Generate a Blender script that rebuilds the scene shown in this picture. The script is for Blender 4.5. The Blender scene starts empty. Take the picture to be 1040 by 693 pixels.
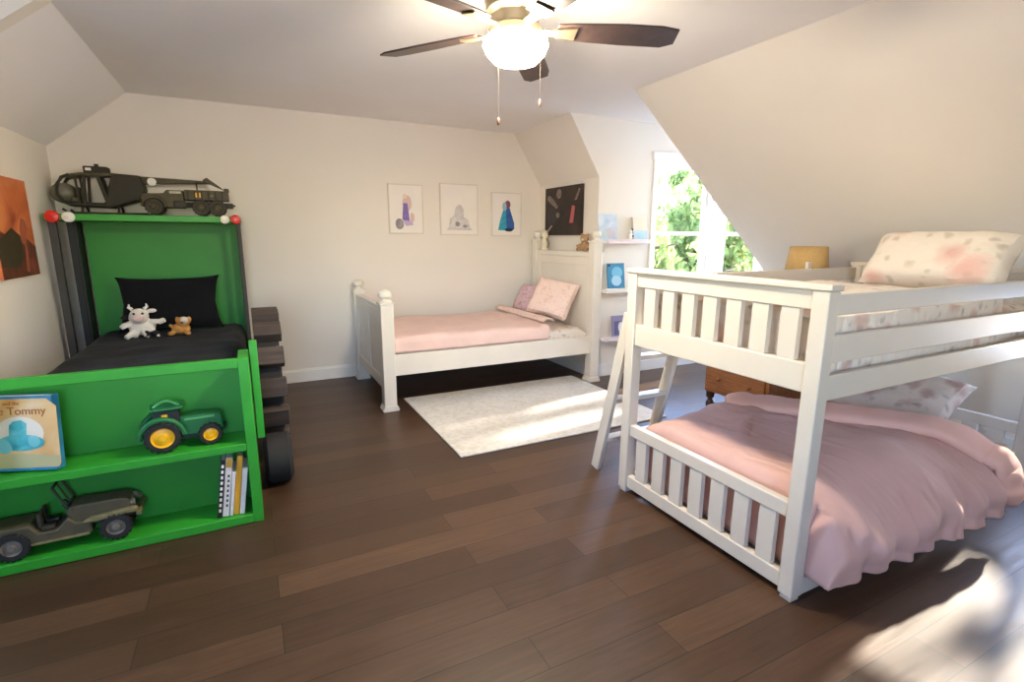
import bpy, math, random
from mathutils import Vector, Matrix, Euler, noise
random.seed(7)
PI = math.pi
scene = bpy.context.scene
COL = scene.collection

# ------------------------------------------------------------------ colour / materials
def C(h):
    h = h.lstrip('#'); r = []
    for i in (0, 2, 4):
        c = int(h[i:i+2], 16) / 255.0
        r.append(c / 12.92 if c <= 0.04045 else ((c + 0.055) / 1.055) ** 2.4)
    return (r[0], r[1], r[2], 1.0)

MATS = {}
def new_mat(name):
    m = bpy.data.materials.new(name); m.use_nodes = True
    nt = m.node_tree; b = nt.nodes['Principled BSDF']
    MATS[name] = m
    return m, nt, b

def node(nt, typ, **kw):
    n = nt.nodes.new(typ)
    for k, v in kw.items():
        if k in n.inputs: n.inputs[k].default_value = v
        else: setattr(n, k, v)
    return n

def ramp(nt, stops, interp='LINEAR'):
    n = nt.nodes.new('ShaderNodeValToRGB'); cr = n.color_ramp; cr.interpolation = interp
    while len(cr.elements) < len(stops): cr.elements.new(0.5)
    for e, (p, c) in zip(cr.elements, stops): e.position = p; e.color = c
    return n

def coords(nt, scale=(1, 1, 1), kind='Object'):
    tc = nt.nodes.new('ShaderNodeTexCoord'); mp = nt.nodes.new('ShaderNodeMapping')
    mp.inputs['Scale'].default_value = scale
    nt.links.new(tc.outputs[kind], mp.inputs['Vector'])
    return mp.outputs['Vector']

def plain(name, col, rough=0.5, metal=0.0, var=0.06, vscale=6.0, bump=0.0, bscale=60.0, sheen=0.0, spec=0.5, coat=0.0):
    m, nt, b = new_mat(name)
    c = C(col); v = coords(nt)
    n = node(nt, 'ShaderNodeTexNoise', Scale=vscale, Detail=3.0); nt.links.new(v, n.inputs['Vector'])
    lo = tuple(max(0, x * (1 - var)) for x in c[:3]) + (1,); hi = tuple(min(1, x * (1 + var)) for x in c[:3]) + (1,)
    r = ramp(nt, [(0.3, lo), (0.7, hi)]); nt.links.new(n.outputs['Fac'], r.inputs['Fac'])
    nt.links.new(r.outputs['Color'], b.inputs['Base Color'])
    b.inputs['Roughness'].default_value = rough; b.inputs['Metallic'].default_value = metal
    b.inputs['Specular IOR Level'].default_value = spec
    if sheen: b.inputs['Sheen Weight'].default_value = sheen; b.inputs['Sheen Roughness'].default_value = 0.5
    if coat: b.inputs['Coat Weight'].default_value = coat
    if bump:
        n2 = node(nt, 'ShaderNodeTexNoise', Scale=bscale, Detail=4.0); nt.links.new(v, n2.inputs['Vector'])
        bp = node(nt, 'ShaderNodeBump', Strength=bump, Distance=0.01)
        nt.links.new(n2.outputs['Fac'], bp.inputs['Height']); nt.links.new(bp.outputs['Normal'], b.inputs['Normal'])
    return m

def woodmat(name, dark, light, scale=(2, 30, 30), rough=0.45, bump=0.1):
    m, nt, b = new_mat(name)
    v = coords(nt, scale)
    n = node(nt, 'ShaderNodeTexNoise', Scale=2.0, Detail=6.0, Roughness=0.6, Distortion=0.4); nt.links.new(v, n.inputs['Vector'])
    r = ramp(nt, [(0.25, C(dark)), (0.75, C(light))]); nt.links.new(n.outputs['Fac'], r.inputs['Fac'])
    nt.links.new(r.outputs['Color'], b.inputs['Base Color']); b.inputs['Roughness'].default_value = rough
    bp = node(nt, 'ShaderNodeBump', Strength=bump, Distance=0.003)
    nt.links.new(n.outputs['Fac'], bp.inputs['Height']); nt.links.new(bp.outputs['Normal'], b.inputs['Normal'])
    return m

def floral(name, base, flower, leaf, s1=6.0, s2=22.0, big=0.28):
    m, nt, b = new_mat(name)
    v = coords(nt)
    nz = node(nt, 'ShaderNodeTexNoise', Scale=9.0, Detail=3.0); nt.links.new(v, nz.inputs['Vector'])
    mx = node(nt, 'ShaderNodeVectorMath', operation='MULTIPLY_ADD'); mx.inputs[1].default_value = (0.09, 0.09, 0.09)
    nt.links.new(nz.outputs['Color'], mx.inputs[0]); nt.links.new(v, mx.inputs[2])
    vo = node(nt, 'ShaderNodeTexVoronoi', Scale=s1); nt.links.new(mx.outputs['Vector'], vo.inputs['Vector'])
    r1 = ramp(nt, [(0.0, (0.95, 0.95, 0.95, 1)), (big * 0.6, (0.65, 0.65, 0.65, 1)), (big * 1.25, (0, 0, 0, 1))]); nt.links.new(vo.outputs['Distance'], r1.inputs['Fac'])
    vo2 = node(nt, 'ShaderNodeTexVoronoi', Scale=s2); nt.links.new(mx.outputs['Vector'], vo2.inputs['Vector'])
    r2 = ramp(nt, [(0.0, (0.75, 0.75, 0.75, 1)), (0.2, (0.45, 0.45, 0.45, 1)), (0.36, (0, 0, 0, 1))]); nt.links.new(vo2.outputs['Distance'], r2.inputs['Fac'])
    m1 = node(nt, 'ShaderNodeMix', data_type='RGBA'); m1.inputs['A'].default_value = C(base); m1.inputs['B'].default_value = C(leaf)
    nt.links.new(r2.outputs['Color'], m1.inputs['Factor'])
    m2 = node(nt, 'ShaderNodeMix', data_type='RGBA'); m2.inputs['B'].default_value = C(flower)
    nt.links.new(m1.outputs['Result'], m2.inputs['A']); nt.links.new(r1.outputs['Color'], m2.inputs['Factor'])
    nt.links.new(m2.outputs['Result'], b.inputs['Base Color']); b.inputs['Roughness'].default_value = 0.9
    b.inputs['Specular IOR Level'].default_value = 0.2
    n2 = node(nt, 'ShaderNodeTexNoise', Scale=14.0, Detail=4.0); nt.links.new(v, n2.inputs['Vector'])
    bp = node(nt, 'ShaderNodeBump', Strength=0.35, Distance=0.02)
    nt.links.new(n2.outputs['Fac'], bp.inputs['Height']); nt.links.new(bp.outputs['Normal'], b.inputs['Normal'])
    return m

def floor_mat():
    m, nt, b = new_mat('dark_plank_floor')
    v = coords(nt)
    br = node(nt, 'ShaderNodeTexBrick', offset=0.37, offset_frequency=2, squash=1.0)
    br.inputs['Color1'].default_value = C('#402c1e'); br.inputs['Color2'].default_value = C('#573f2d')
    br.inputs['Mortar'].default_value = C('#1c1512')
    br.inputs['Scale'].default_value = 1.0; br.inputs['Mortar Size'].default_value = 0.0016
    br.inputs['Brick Width'].default_value = 1.22; br.inputs['Row Height'].default_value = 0.152
    br.inputs['Bias'].default_value = -0.1
    nt.links.new(v, br.inputs['Vector'])
    v2 = coords(nt, (1.6, 26, 1))
    n = node(nt, 'ShaderNodeTexNoise', Scale=2.2, Detail=7.0, Roughness=0.62, Distortion=0.5); nt.links.new(v2, n.inputs['Vector'])
    r = ramp(nt, [(0.25, (0.62, 0.62, 0.62, 1)), (0.5, (0.95, 0.95, 0.95, 1)), (0.78, (1.4, 1.34, 1.3, 1))]); nt.links.new(n.outputs['Fac'], r.inputs['Fac'])
    mu = node(nt, 'ShaderNodeMix', data_type='RGBA', blend_type='MULTIPLY'); mu.inputs['Factor'].default_value = 1.0
    nt.links.new(br.outputs['Color'], mu.inputs['A']); nt.links.new(r.outputs['Color'], mu.inputs['B'])
    nt.links.new(mu.outputs['Result'], b.inputs['Base Color'])
    r3 = ramp(nt, [(0.3, (0.36, 0.36, 0.36, 1)), (0.7, (0.5, 0.5, 0.5, 1))]); nt.links.new(n.outputs['Fac'], r3.inputs['Fac'])
    nt.links.new(r3.outputs['Color'], b.inputs['Roughness'])
    bp = node(nt, 'ShaderNodeBump', Strength=0.12, Distance=0.004)
    nt.links.new(n.outputs['Fac'], bp.inputs['Height']); nt.links.new(bp.outputs['Normal'], b.inputs['Normal'])
    return m

def glass_mat():
    m = bpy.data.materials.new('window_glass'); m.use_nodes = True; nt = m.node_tree; nt.nodes.clear()
    o = nt.nodes.new('ShaderNodeOutputMaterial'); t = nt.nodes.new('ShaderNodeBsdfTransparent'); g = nt.nodes.new('ShaderNodeBsdfGlossy')
    g.inputs['Roughness'].default_value = 0.02
    fr = nt.nodes.new('ShaderNodeFresnel'); fr.inputs['IOR'].default_value = 1.12
    mx = nt.nodes.new('ShaderNodeMixShader')
    nt.links.new(fr.outputs[0], mx.inputs[0]); nt.links.new(t.outputs[0], mx.inputs[1]); nt.links.new(g.outputs[0], mx.inputs[2])
    nt.links.new(mx.outputs[0], o.inputs[0])
    return m

def emit_mat(name, col, strength):
    m, nt, b = new_mat(name)
    b.inputs['Base Color'].default_value = C('#f4efe6'); b.inputs['Roughness'].default_value = 0.3
    b.inputs['Emission Color'].default_value = col; b.inputs['Emission Strength'].default_value = strength
    return m

def leaf_mat(name, a, b_, tr):
    m = bpy.data.materials.new(name); m.use_nodes = True; nt = m.node_tree; nt.nodes.clear()
    o = nt.nodes.new('ShaderNodeOutputMaterial'); d = nt.nodes.new('ShaderNodeBsdfDiffuse'); t = nt.nodes.new('ShaderNodeBsdfTranslucent')
    v = coords(nt); n = node(nt, 'ShaderNodeTexNoise', Scale=1.6, Detail=4.0); nt.links.new(v, n.inputs['Vector'])
    r = ramp(nt, [(0.3, C(a)), (0.7, C(b_))]); nt.links.new(n.outputs['Fac'], r.inputs['Fac'])
    nt.links.new(r.outputs['Color'], d.inputs['Color']); nt.links.new(r.outputs['Color'], t.inputs['Color'])
    mx = nt.nodes.new('ShaderNodeMixShader'); mx.inputs[0].default_value = tr
    nt.links.new(d.outputs[0], mx.inputs[1]); nt.links.new(t.outputs[0], mx.inputs[2]); nt.links.new(mx.outputs[0], o.inputs[0])
    return m

def patch_mat(name, a, b_, scale, thr):
    m, nt, b = new_mat(name); v = coords(nt)
    n = node(nt, 'ShaderNodeTexNoise', Scale=scale, Detail=1.0); nt.links.new(v, n.inputs['Vector'])
    r = ramp(nt, [(thr, C(a)), (thr + 0.02, C(b_))]); nt.links.new(n.outputs['Fac'], r.inputs['Fac'])
    nt.links.new(r.outputs['Color'], b.inputs['Base Color']); b.inputs['Roughness'].default_value = 0.95
    return m

def blotch_mat(name, cols, scale=3.0, stretch=(1, 1, 1), rough=0.5):
    m, nt, b = new_mat(name); v = coords(nt, stretch)
    n = node(nt, 'ShaderNodeTexNoise', Scale=scale, Detail=3.0, Distortion=0.6); nt.links.new(v, n.inputs['Vector'])
    k = len(cols); r = ramp(nt, [(0.28 + 0.44 * i / (k - 1), C(c)) for i, c in enumerate(cols)])
    nt.links.new(n.outputs['Fac'], r.inputs['Fac']); nt.links.new(r.outputs['Color'], b.inputs['Base Color']); b.inputs['Roughness'].default_value = rough
    return m

WALL = plain('wall_paint', '#e9e2d8', 0.75, var=0.015, vscale=1.5, bump=0.03, bscale=180)
CEIL = plain('ceiling_paint', '#f5f2f1', 0.85, var=0.015, vscale=1.5, bump=0.05, bscale=120)
TRIM = plain('white_trim', '#efece6', 0.4, var=0.02)
BEDW = plain('white_bed_paint', '#e6dfd3', 0.38, var=0.03, vscale=3)
BUNKW = plain('white_bunk_paint', '#d2c9bc', 0.4, var=0.03, vscale=3)
FLOOR = floor_mat(); GLASS = glass_mat()
GREEN = plain('green_paint', '#2f9a2a', 0.42, var=0.07, vscale=5)
GREEND = plain('green_panel_paint', '#2a8a28', 0.5, var=0.07, vscale=4)
BLACK = plain('black_paint', '#191919', 0.55, var=0.15)
BLKF = plain('black_fabric', '#15161a', 0.95, var=0.2, bump=0.3, bscale=40, sheen=0.05, spec=0.15)
TREAD = woodmat('tread_wood', '#2b2320', '#4f4139', rough=0.7)
TREADD = plain('tread_dark', '#1b1817', 0.75, var=0.2)
RED = plain('red_lens', '#d8241c', 0.3); WLENS = plain('white_lens', '#eeeae2', 0.3)
PINK = plain('pink_duvet', '#cfa9a0', 0.92, var=0.04, bump=0.25, bscale=9, sheen=0.15, spec=0.15)
PINK2 = plain('pink_blanket', '#ebcbc1', 0.92, var=0.05, bump=0.4, bscale=12, sheen=0.15, spec=0.15)
FLOR = floral('floral_pillow_fabric', '#e4d9cb', '#dba499', '#b5a893', 4.2, 12.0, 0.36)
FLOR2 = floral('floral_sheet_fabric', '#e9dfd5', '#cfa79c', '#a2978c', 7.5, 15.0, 0.34)
FLOR3 = floral('blush_floral_fabric', '#f2d6ca', '#e8b5a8', '#d4b0a2', 10.0, 30.0, 0.25)
PURP = floral('mauve_floral_fabric', '#d9b9bd', '#b98e9e', '#8f7686', 14.0, 30.0, 0.3)
SHEET = plain('white_mattress', '#ece8e0', 0.9, var=0.03, bump=0.2, bscale=10)
RUGM, _nt, _b = new_mat('cream_rug')
_v = coords(_nt); _n = node(_nt, 'ShaderNodeTexNoise', Scale=26.0, Detail=6.0, Roughness=0.7); _nt.links.new(_v, _n.inputs['Vector'])
_vo = node(_nt, 'ShaderNodeTexVoronoi', Scale=7.0, feature='DISTANCE_TO_EDGE'); _nt.links.new(_v, _vo.inputs['Vector'])
_mm = node(_nt, 'ShaderNodeMath', operation='MULTIPLY_ADD'); _mm.inputs[1].default_value = 0.25
_nt.links.new(_vo.outputs['Distance'], _mm.inputs[0]); _nt.links.new(_n.outputs['Fac'], _mm.inputs[2])
_r = ramp(_nt, [(0.35, C('#c9c5be')), (0.62, C('#dcd9d4'))]); _nt.links.new(_mm.outputs[0], _r.inputs['Fac'])
_nt.links.new(_r.outputs['Color'], _b.inputs['Base Color']); _b.inputs['Roughness'].default_value = 0.98; _b.inputs['Specular IOR Level'].default_value = 0.1
_bp = node(_nt, 'ShaderNodeBump', Strength=0.5, Distance=0.01); _nt.links.new(_n.outputs['Fac'], _bp.inputs['Height']); _nt.links.new(_bp.outputs['Normal'], _b.inputs['Normal'])
DRESS = woodmat('dresser_wood', '#6e3f1e', '#a5693a', (30, 3, 30), 0.4)
BRASS = plain('brushed_metal', '#b7a88c', 0.35, 0.9, var=0.05)
FANB = woodmat('fan_blade_wood', '#2e2220', '#453430', (12, 12, 12), 0.4)
GLOBE = emit_mat('lamp_globe', (1.0, 0.87, 0.67, 1), 58.0)
SHADE = plain('tan_lamp_shade', '#c49f66', 0.85, var=0.06, vscale=30, bump=0.3, bscale=200)
CERAM = plain('lamp_base_ceramic', '#d9d4ca', 0.3)
OLIVE = plain('olive_drab', '#4d4630', 0.6, var=0.15, vscale=20)
OLIVD = plain('dark_olive', '#2e2a20', 0.65, var=0.15, vscale=20)
OLIVL = plain('olive_light', '#77704a', 0.5, var=0.25, vscale=25)
RUBBER = plain('rubber', '#1d1c1b', 0.75, var=0.15); RIM = plain('dusty_rim', '#6d675c', 0.6, var=0.2, vscale=40)
SMOKE = plain('smoked_plastic', '#4a473d', 0.2)
JDG = plain('toy_green', '#1e6a3a', 0.35); JDGL = plain('toy_light_green', '#5db06a', 0.4); JDY = plain('toy_yellow', '#f0b618', 0.4)
PAPER = plain('book_pages', '#eee8da', 0.8); WHT = plain('white_plastic', '#f0ede6', 0.5)
BOOKB = plain('book_blue', '#2d7fa8', 0.45, var=0.15, vscale=15); BOOKK = plain('book_black', '#24211e', 0.5); BOOKY = plain('book_yellow', '#e4a92e', 0.5, var=0.1)
BOOKW = plain('book_white', '#e4dfd8', 0.5); BOOKL = plain('book_lilac', '#8f86a8', 0.5)
FRAME = plain('pale_frame', '#ddd3c8', 0.5)

# ------------------------------------------------------------------ mesh builder
ORG = {}
class MB:
    def __init__(s): s.v = []; s.f = []; s.m = []
    def add(s, vs, fs, mat=0, M=None):
        b = len(s.v)
        s.v += [tuple(M @ Vector(v)) if M is not None else tuple(v) for v in vs]
        for f in fs: s.f.append(tuple(b + i for i in f)); s.m.append(mat)
        return s
    def box(s, x0, x1, y0, y1, z0, z1, mat=0, M=None):
        v = [(x, y, z) for x in (x0, x1) for y in (y0, y1) for z in (z0, z1)]
        return s.add(v, [(0, 1, 3, 2), (4, 6, 7, 5), (0, 4, 5, 1), (2, 3, 7, 6), (0, 2, 6, 4), (1, 5, 7, 3)], mat, M)
    def bar(s, p0, p1, w, h, up=(0, 0, 1), mat=0):
        p0, p1 = Vector(p0), Vector(p1); d = (p1 - p0); L = d.length; d.normalize()
        u = Vector(up)
        if abs(d.dot(u)) > 0.98: u = Vector((0, 1, 0))
        sx = d.cross(u).normalized(); sz = sx.cross(d).normalized()
        M = Matrix((( d.x, sx.x, sz.x, p0.x), (d.y, sx.y, sz.y, p0.y), (d.z, sx.z, sz.z, p0.z), (0, 0, 0, 1)))
        return s.box(0, L, -w / 2, w / 2, -h / 2, h / 2, mat, M)
    def prism(s, poly, axis, a0, a1, mat=0, M=None):
        n = len(poly); put = {'x': lambda p, a: (a, p[0], p[1]), 'y': lambda p, a: (p[0], a, p[1]), 'z': lambda p, a: (p[0], p[1], a)}[axis]
        area = sum(poly[i][0] * poly[(i + 1) % n][1] - poly[(i + 1) % n][0] * poly[i][1] for i in range(n))
        if area < 0: poly = poly[::-1]
        v = [put(p, a0) for p in poly] + [put(p, a1) for p in poly]
        f = [tuple(range(n)), tuple(range(2 * n - 1, n - 1, -1))] + [(i, i + n, (i + 1) % n + n, (i + 1) % n) for i in range(n)]
        if axis in 'xz':
            f = [t[::-1] for t in f]
        if a1 < a0: f = [t[::-1] for t in f]
        return s.add(v, f, mat, M)
    def lathe(s, prof, o=(0, 0, 0), n=24, axis='z', mat=0, M=None, cap=True):
        v = []; f = []; k = len(prof)
        for (r, z) in prof:
            for j in range(n):
                a = 2 * PI * j / n; c, d = r * math.cos(a), r * math.sin(a)
                p = {'z': (c, d, z), 'x': (z, c, d), 'y': (d, z, c)}[axis]
                v.append((o[0] + p[0], o[1] + p[1], o[2] + p[2]))
        for i in range(k - 1):
            for j in range(n):
                j2 = (j + 1) % n
                f.append((i * n + j, i * n + j2, (i + 1) * n + j2, (i + 1) * n + j))
        if cap:
            f.append(tuple(range(n - 1, -1, -1))); f.append(tuple((k - 1) * n + j for j in range(n)))
        return s.add(v, f, mat, M)
    def tube(s, pts, r, n=10, mat=0):
        pts = [Vector(p) for p in pts]; v = []; f = []
        ref = Vector((0.3, 0.2, 1)).normalized()
        for i, p in enumerate(pts):
            d = (pts[min(i + 1, len(pts) - 1)] - pts[max(i - 1, 0)]).normalized()
            a = d.cross(ref)
            if a.length < 1e-3: a = d.cross(Vector((1, 0, 0)))
            a.normalize(); b = d.cross(a).normalized()
            rr = r[i] if isinstance(r, (list, tuple)) else r
            for j in range(n):
                t = 2 * PI * j / n; v.append(p + a * (rr * math.cos(t)) + b * (rr * math.sin(t)))
        for i in range(len(pts) - 1):
            for j in range(n):
                j2 = (j + 1) % n; f.append((i * n + j, i * n + j2, (i + 1) * n + j2, (i + 1) * n + j))
        f.append(tuple(range(n - 1, -1, -1))); f.append(tuple((len(pts) - 1) * n + j for j in range(n)))
        return s.add(v, f, mat)
    def ball(s, c, r, mat=0, nu=16, nv=10, M=None):
        if not isinstance(r, (tuple, list)): r = (r, r, r)
        v = [(c[0], c[1], c[2] - r[2])]; f = []
        for i in range(1, nv):
            t = PI * i / nv - PI / 2
            for j in range(nu):
                a = 2 * PI * j / nu
                v.append((c[0] + r[0] * math.cos(t) * math.cos(a), c[1] + r[1] * math.cos(t) * math.sin(a), c[2] + r[2] * math.sin(t)))
        v.append((c[0], c[1], c[2] + r[2])); L = len(v) - 1
        for j in range(nu):
            j2 = (j + 1) % nu
            f.append((0, 1 + j2, 1 + j)); f.append((L, 1 + (nv - 2) * nu + j, 1 + (nv - 2) * nu + j2))
            for i in range(nv - 2):
                f.append((1 + i * nu + j, 1 + i * nu + j2, 1 + (i + 1) * nu + j2, 1 + (i + 1) * nu + j))
        return s.add(v, f, mat, M)
    def grid(s, nx, ny, fn, mat=0):
        v = [fn(i / nx, j / ny) for i in range(nx + 1) for j in range(ny + 1)]
        f = [(i * (ny + 1) + j, (i + 1) * (ny + 1) + j, (i + 1) * (ny + 1) + j + 1, i * (ny + 1) + j + 1) for i in range(nx) for j in range(ny)]
        return s.add(v, f, mat)
    def pillow(s, w, h, t, M=None, wr=0.006, seed=0, nu=26, nv=20, mat=0, ears=0.0):
        # closed cushion: two domes sharing a seam, corners drawn out a little
        top, bot = [], []
        for i in range(nu + 1):
            for j in range(nv + 1):
                a, b = -1 + 2 * i / nu, -1 + 2 * j / nv
                e = max(0.0, (1 - a ** 4)) ** 0.5 * max(0.0, (1 - b ** 4)) ** 0.5
                pin = 1 - 0.07 * (1 - abs(a * b)) * (abs(a) ** 6 + abs(b) ** 6) + ears * (abs(a * b)) ** 6
                x, y = a * w / 2 * pin, b * h / 2 * pin
                nn = noise.noise(Vector((x * 9 + seed, y * 9, seed * 1.7)))
                z = t / 2 * e ** 0.85 + wr * nn * (0.3 + e)
                top.append((x, y, max(z, 0.0) if e > 0 else 0)); bot.append((x, y, -max(z, 0.0) if e > 0 else 0))
        N = len(top); f = []
        q = lambda i, j: i * (nv + 1) + j
        edge = lambda i, j: i in (0, nu) or j in (0, nv)
        bi = {}
        verts = list(top)
        for i in range(nu + 1):
            for j in range(nv + 1):
                if edge(i, j): bi[(i, j)] = q(i, j)
                else: bi[(i, j)] = len(verts); verts.append(bot[q(i, j)])
        for i in range(nu):
            for j in range(nv):
                f.append((q(i, j), q(i + 1, j), q(i + 1, j + 1), q(i, j + 1)))
                f.append((bi[(i, j)], bi[(i, j + 1)], bi[(i + 1, j + 1)], bi[(i + 1, j)]))
        return s.add(verts, f, mat, M)
    def build(s, name, mats, parent=None, bevel=0.0, smooth=35, local=False, seg=2, solid=0.0, subd=0, origin=None):
        if not isinstance(mats, (list, tuple)): mats = [mats]
        if parent is None:
            xs, ys, zs = zip(*s.v)
            o = Vector(origin) if origin is not None else Vector(((min(xs) + max(xs)) / 2, (min(ys) + max(ys)) / 2, min(zs)))
            loc = o; sub = Vector((0, 0, 0)) if local else o
            if local: loc = o if origin is not None else Vector((0, 0, 0))
        else:
            loc = Vector((0, 0, 0)); sub = Vector((0, 0, 0)) if local else ORG.get(parent.name, Vector((0, 0, 0)))
        me = bpy.data.meshes.new(name)
        me.from_pydata([tuple(Vector(v) - sub) for v in s.v], [], s.f)
        for m in mats: me.materials.append(m)
        for p, mi in zip(me.polygons, s.m): p.material_index = mi
        me.update()
        if smooth:
            for p in me.polygons: p.use_smooth = True
            me.set_sharp_from_angle(angle=math.radians(smooth))
        ob = bpy.data.objects.new(name, me); COL.objects.link(ob)
        ob.location = loc
        if parent is not None: ob.parent = parent
        ORG[ob.name] = sub if not local else Vector((0, 0, 0))
        if bevel:
            md = ob.modifiers.new('bevel', 'BEVEL'); md.width = bevel; md.segments = seg; md.limit_method = 'ANGLE'; md.angle_limit = math.radians(40)
        if solid:
            md = ob.modifiers.new('solid', 'SOLIDIFY'); md.thickness = solid; md.offset = 0
        if subd:
            md = ob.modifiers.new('sub', 'SUBSURF'); md.levels = subd; md.render_levels = subd
        return ob

def tag(o, label, cat, group=None, kind=None):
    if label: o['label'] = label
    if cat: o['category'] = cat
    if group: o['group'] = group
    if kind: o['kind'] = kind
    return o
def thing(name, label, cat, loc=(0, 0, 0), rot=(0, 0, 0), group=None):
    o = bpy.data.objects.new(name, None); COL.objects.link(o); o.empty_display_size = 0.1
    o.location = loc; o.rotation_euler = rot
    ORG[o.name] = Vector(loc)
    return tag(o, label, cat, group)
def struct(ob, label=None, cat=None):
    ob['kind'] = 'structure'
    if label: ob['label'] = label
    if cat: ob['category'] = cat
    return ob
def copy_tree(o, parent=None):
    c = o.copy(); COL.objects.link(c); c.parent = parent
    for ch in list(o.children): copy_tree(ch, c)
    return c

# ------------------------------------------------------------------ room shell
ZC = 2.47; YB = 5.196; XL = -1.27; YA = 4.10; YN = 3.28; XE = 5.6; YR = -1.7
KX, KZ = 3.0, 1.94            # far knee wall on the right
G = 0.845                      # pitch of the near right slope
sz = lambda x: ZC - G * (x - 2.7)

f = MB(); f.box(-2.75, 5.65, -1.85, 5.35, -0.12, 0.0)
struct(f.build('floor', FLOOR, origin=(0, 0, 0), smooth=0), 'dark brown wood plank floor running across the room', 'floor')

c = MB()
c.box(-0.73, 2.7, YR, YB, ZC, ZC + 0.1)
c.box(-2.6, -0.73, 0.6, 3.33, ZC, ZC + 0.1)
c.box(2.7, XE, YN, YA, ZC, ZC + 0.1)
struct(c.build('ceiling', CEIL, smooth=0), 'flat white ceiling over the bedroom', 'ceiling')

w = MB(); w.box(-1.45, 3.2, YB, YB + 0.15, 0, ZC + 0.1)
struct(w.build('wall_back', WALL, smooth=0), 'plain white back wall with three prints', 'wall')

def slope(name, x0, z0, x1, z1, ys, mat, label):
    m = MB(); d = Vector((x1 - x0, z1 - z0)); n = Vector((-d.y, d.x)).normalized()
    if n.y < 0: n = -n
    n *= 0.1
    for y0, y1 in ys:
        m.prism([(x0, z0), (x1, z1), (x1 + n.x, z1 + n.y), (x0 + n.x, z0 + n.y)], 'y', y0, y1)
    return struct(m.build(name, mat, smooth=0), label, 'sloped wall')
slope('wall_slope_left', -0.73, ZC, -1.27, 2.03, [(3.43, YB), (YR, 0.5)], CEIL, 'sloped ceiling panel above the left wall')
slope('wall_slope_right', 2.7, ZC, 4.35, sz(4.35), [(YR, YN - 0.08)], WALL, 'broad sloped wall behind the bunk bed')
slope('wall_slope_far', 2.66, ZC, KX, KZ, [(YA + 0.14, YB)], WALL, 'short sloped panel above the far headboard')

w = MB(); w.box(XL - 0.1, XL, 3.43, YB, 0, 2.03); w.box(XL - 0.1, XL, YR, 0.5, 0, 2.03)
w.prism([(-0.73, ZC), (-1.27, 2.03), (-1.27, 0), (-2.6, 0), (-2.6, ZC)], 'y', 3.33, 3.43)
w.prism([(-0.73, ZC), (-1.27, 2.03), (-1.27, 0), (-2.6, 0), (-2.6, ZC)], 'y', 0.5, 0.6)
w.box(-2.7, -2.6, 0.6, 1.75, 0, ZC); w.box(-2.7, -2.6, 2.2, 3.33, 0, ZC); w.box(-2.7, -2.6, 1.75, 2.2, 0, 0.75); w.box(-2.7, -2.6, 1.75, 2.2, 2.0, ZC)
struct(w.build('wall_left', WALL, smooth=0), 'left knee wall below the slope', 'wall')

w = MB(); w.box(KX, KX + 0.1, YA + 0.14, YB, 0, KZ)
struct(w.build('wall_far', WALL, smooth=0), 'short wall behind the headboard of the white bed', 'wall')
w = MB(); w.box(4.35, 4.45, 1.24, YN - 0.08, 0, sz(4.35)); w.box(4.35, 4.45, YR, 0.6, 0, sz(4.35)); w.box(4.35, 4.45, 0.6, 1.24, 0, 0.58)
struct(w.build('wall_right', WALL, smooth=0), 'low right wall behind the bunk bed', 'wall')

W1 = (3.70, 4.50); W2 = (4.71, 5.42); WZ = (0.72, 2.14)
w = MB()
w.prism([(2.66, ZC), (W1[0], ZC), (W1[0], 0), (KX, 0), (KX, KZ)], 'y', YA, YA + 0.14)
w.box(W1[1], W2[0], YA, YA + 0.14, 0, ZC); w.box(W2[1], XE + 0.1, YA, YA + 0.14, 0, ZC)
for a, b in (W1, W2):
    w.box(a, b, YA, YA + 0.14, 0, WZ[0]); w.box(a, b, YA, YA + 0.14, WZ[1], ZC)
struct(w.build('wall_window_side', WALL, smooth=0), 'bright white wall holding the two windows', 'wall')
w = MB()
for y0, y1 in ((YN, 3.36), (4.02, YA)): w.box(XE, XE + 0.1, y0, y1, 0, ZC)
w.box(XE, XE + 0.1, 3.36, 4.02, 0, 0.7); w.box(XE, XE + 0.1, 3.36, 4.02, 2.12, ZC)
w.prism([(2.7, ZC), (XE, ZC), (XE, 0), (4.35, 0), (4.35, sz(4.35))], 'y', YN - 0.08, YN)
struct(w.build('wall_alcove', WALL, smooth=0))
w = MB(); w.box(-1.4, -0.9, YR - 0.1, YR, 0, ZC); w.box(0.1, 4.45, YR - 0.1, YR, 0, ZC); w.box(-0.9, 0.1, YR - 0.1, YR, 0, 0.85); w.box(-0.9, 0.1, YR - 0.1, YR, 2.05, ZC)
struct(w.build('wall_rear', WALL, smooth=0))

def baseboard(name, x0, x1, y0, y1, label):
    m = MB(); m.box(x0, x1, y0, y1, 0, 0.11)
    if x1 - x0 > y1 - y0: m.box(x0, x1, y0 + 0.006, y1, 0.11, 0.125)
    else: m.box(x0 + 0.006, x1, y0, y1, 0.11, 0.125)
    struct(m.build(name, TRIM, bevel=0.002, smooth=0), label, 'baseboard')
baseboard('baseboard_back', -1.27, KX, YB - 0.014, YB, 'white baseboard along the back wall')
baseboard('baseboard_window', KX, XE, YA - 0.014, YA, 'white baseboard below the windows')
baseboard('baseboard_far', KX - 0.014, KX, YA, YB - 0.014, 'white baseboard under the far headboard')
baseboard('baseboard_right', 4.336, 4.35, 1.06, 3.2, 'white baseboard behind the bunk bed')

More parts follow.
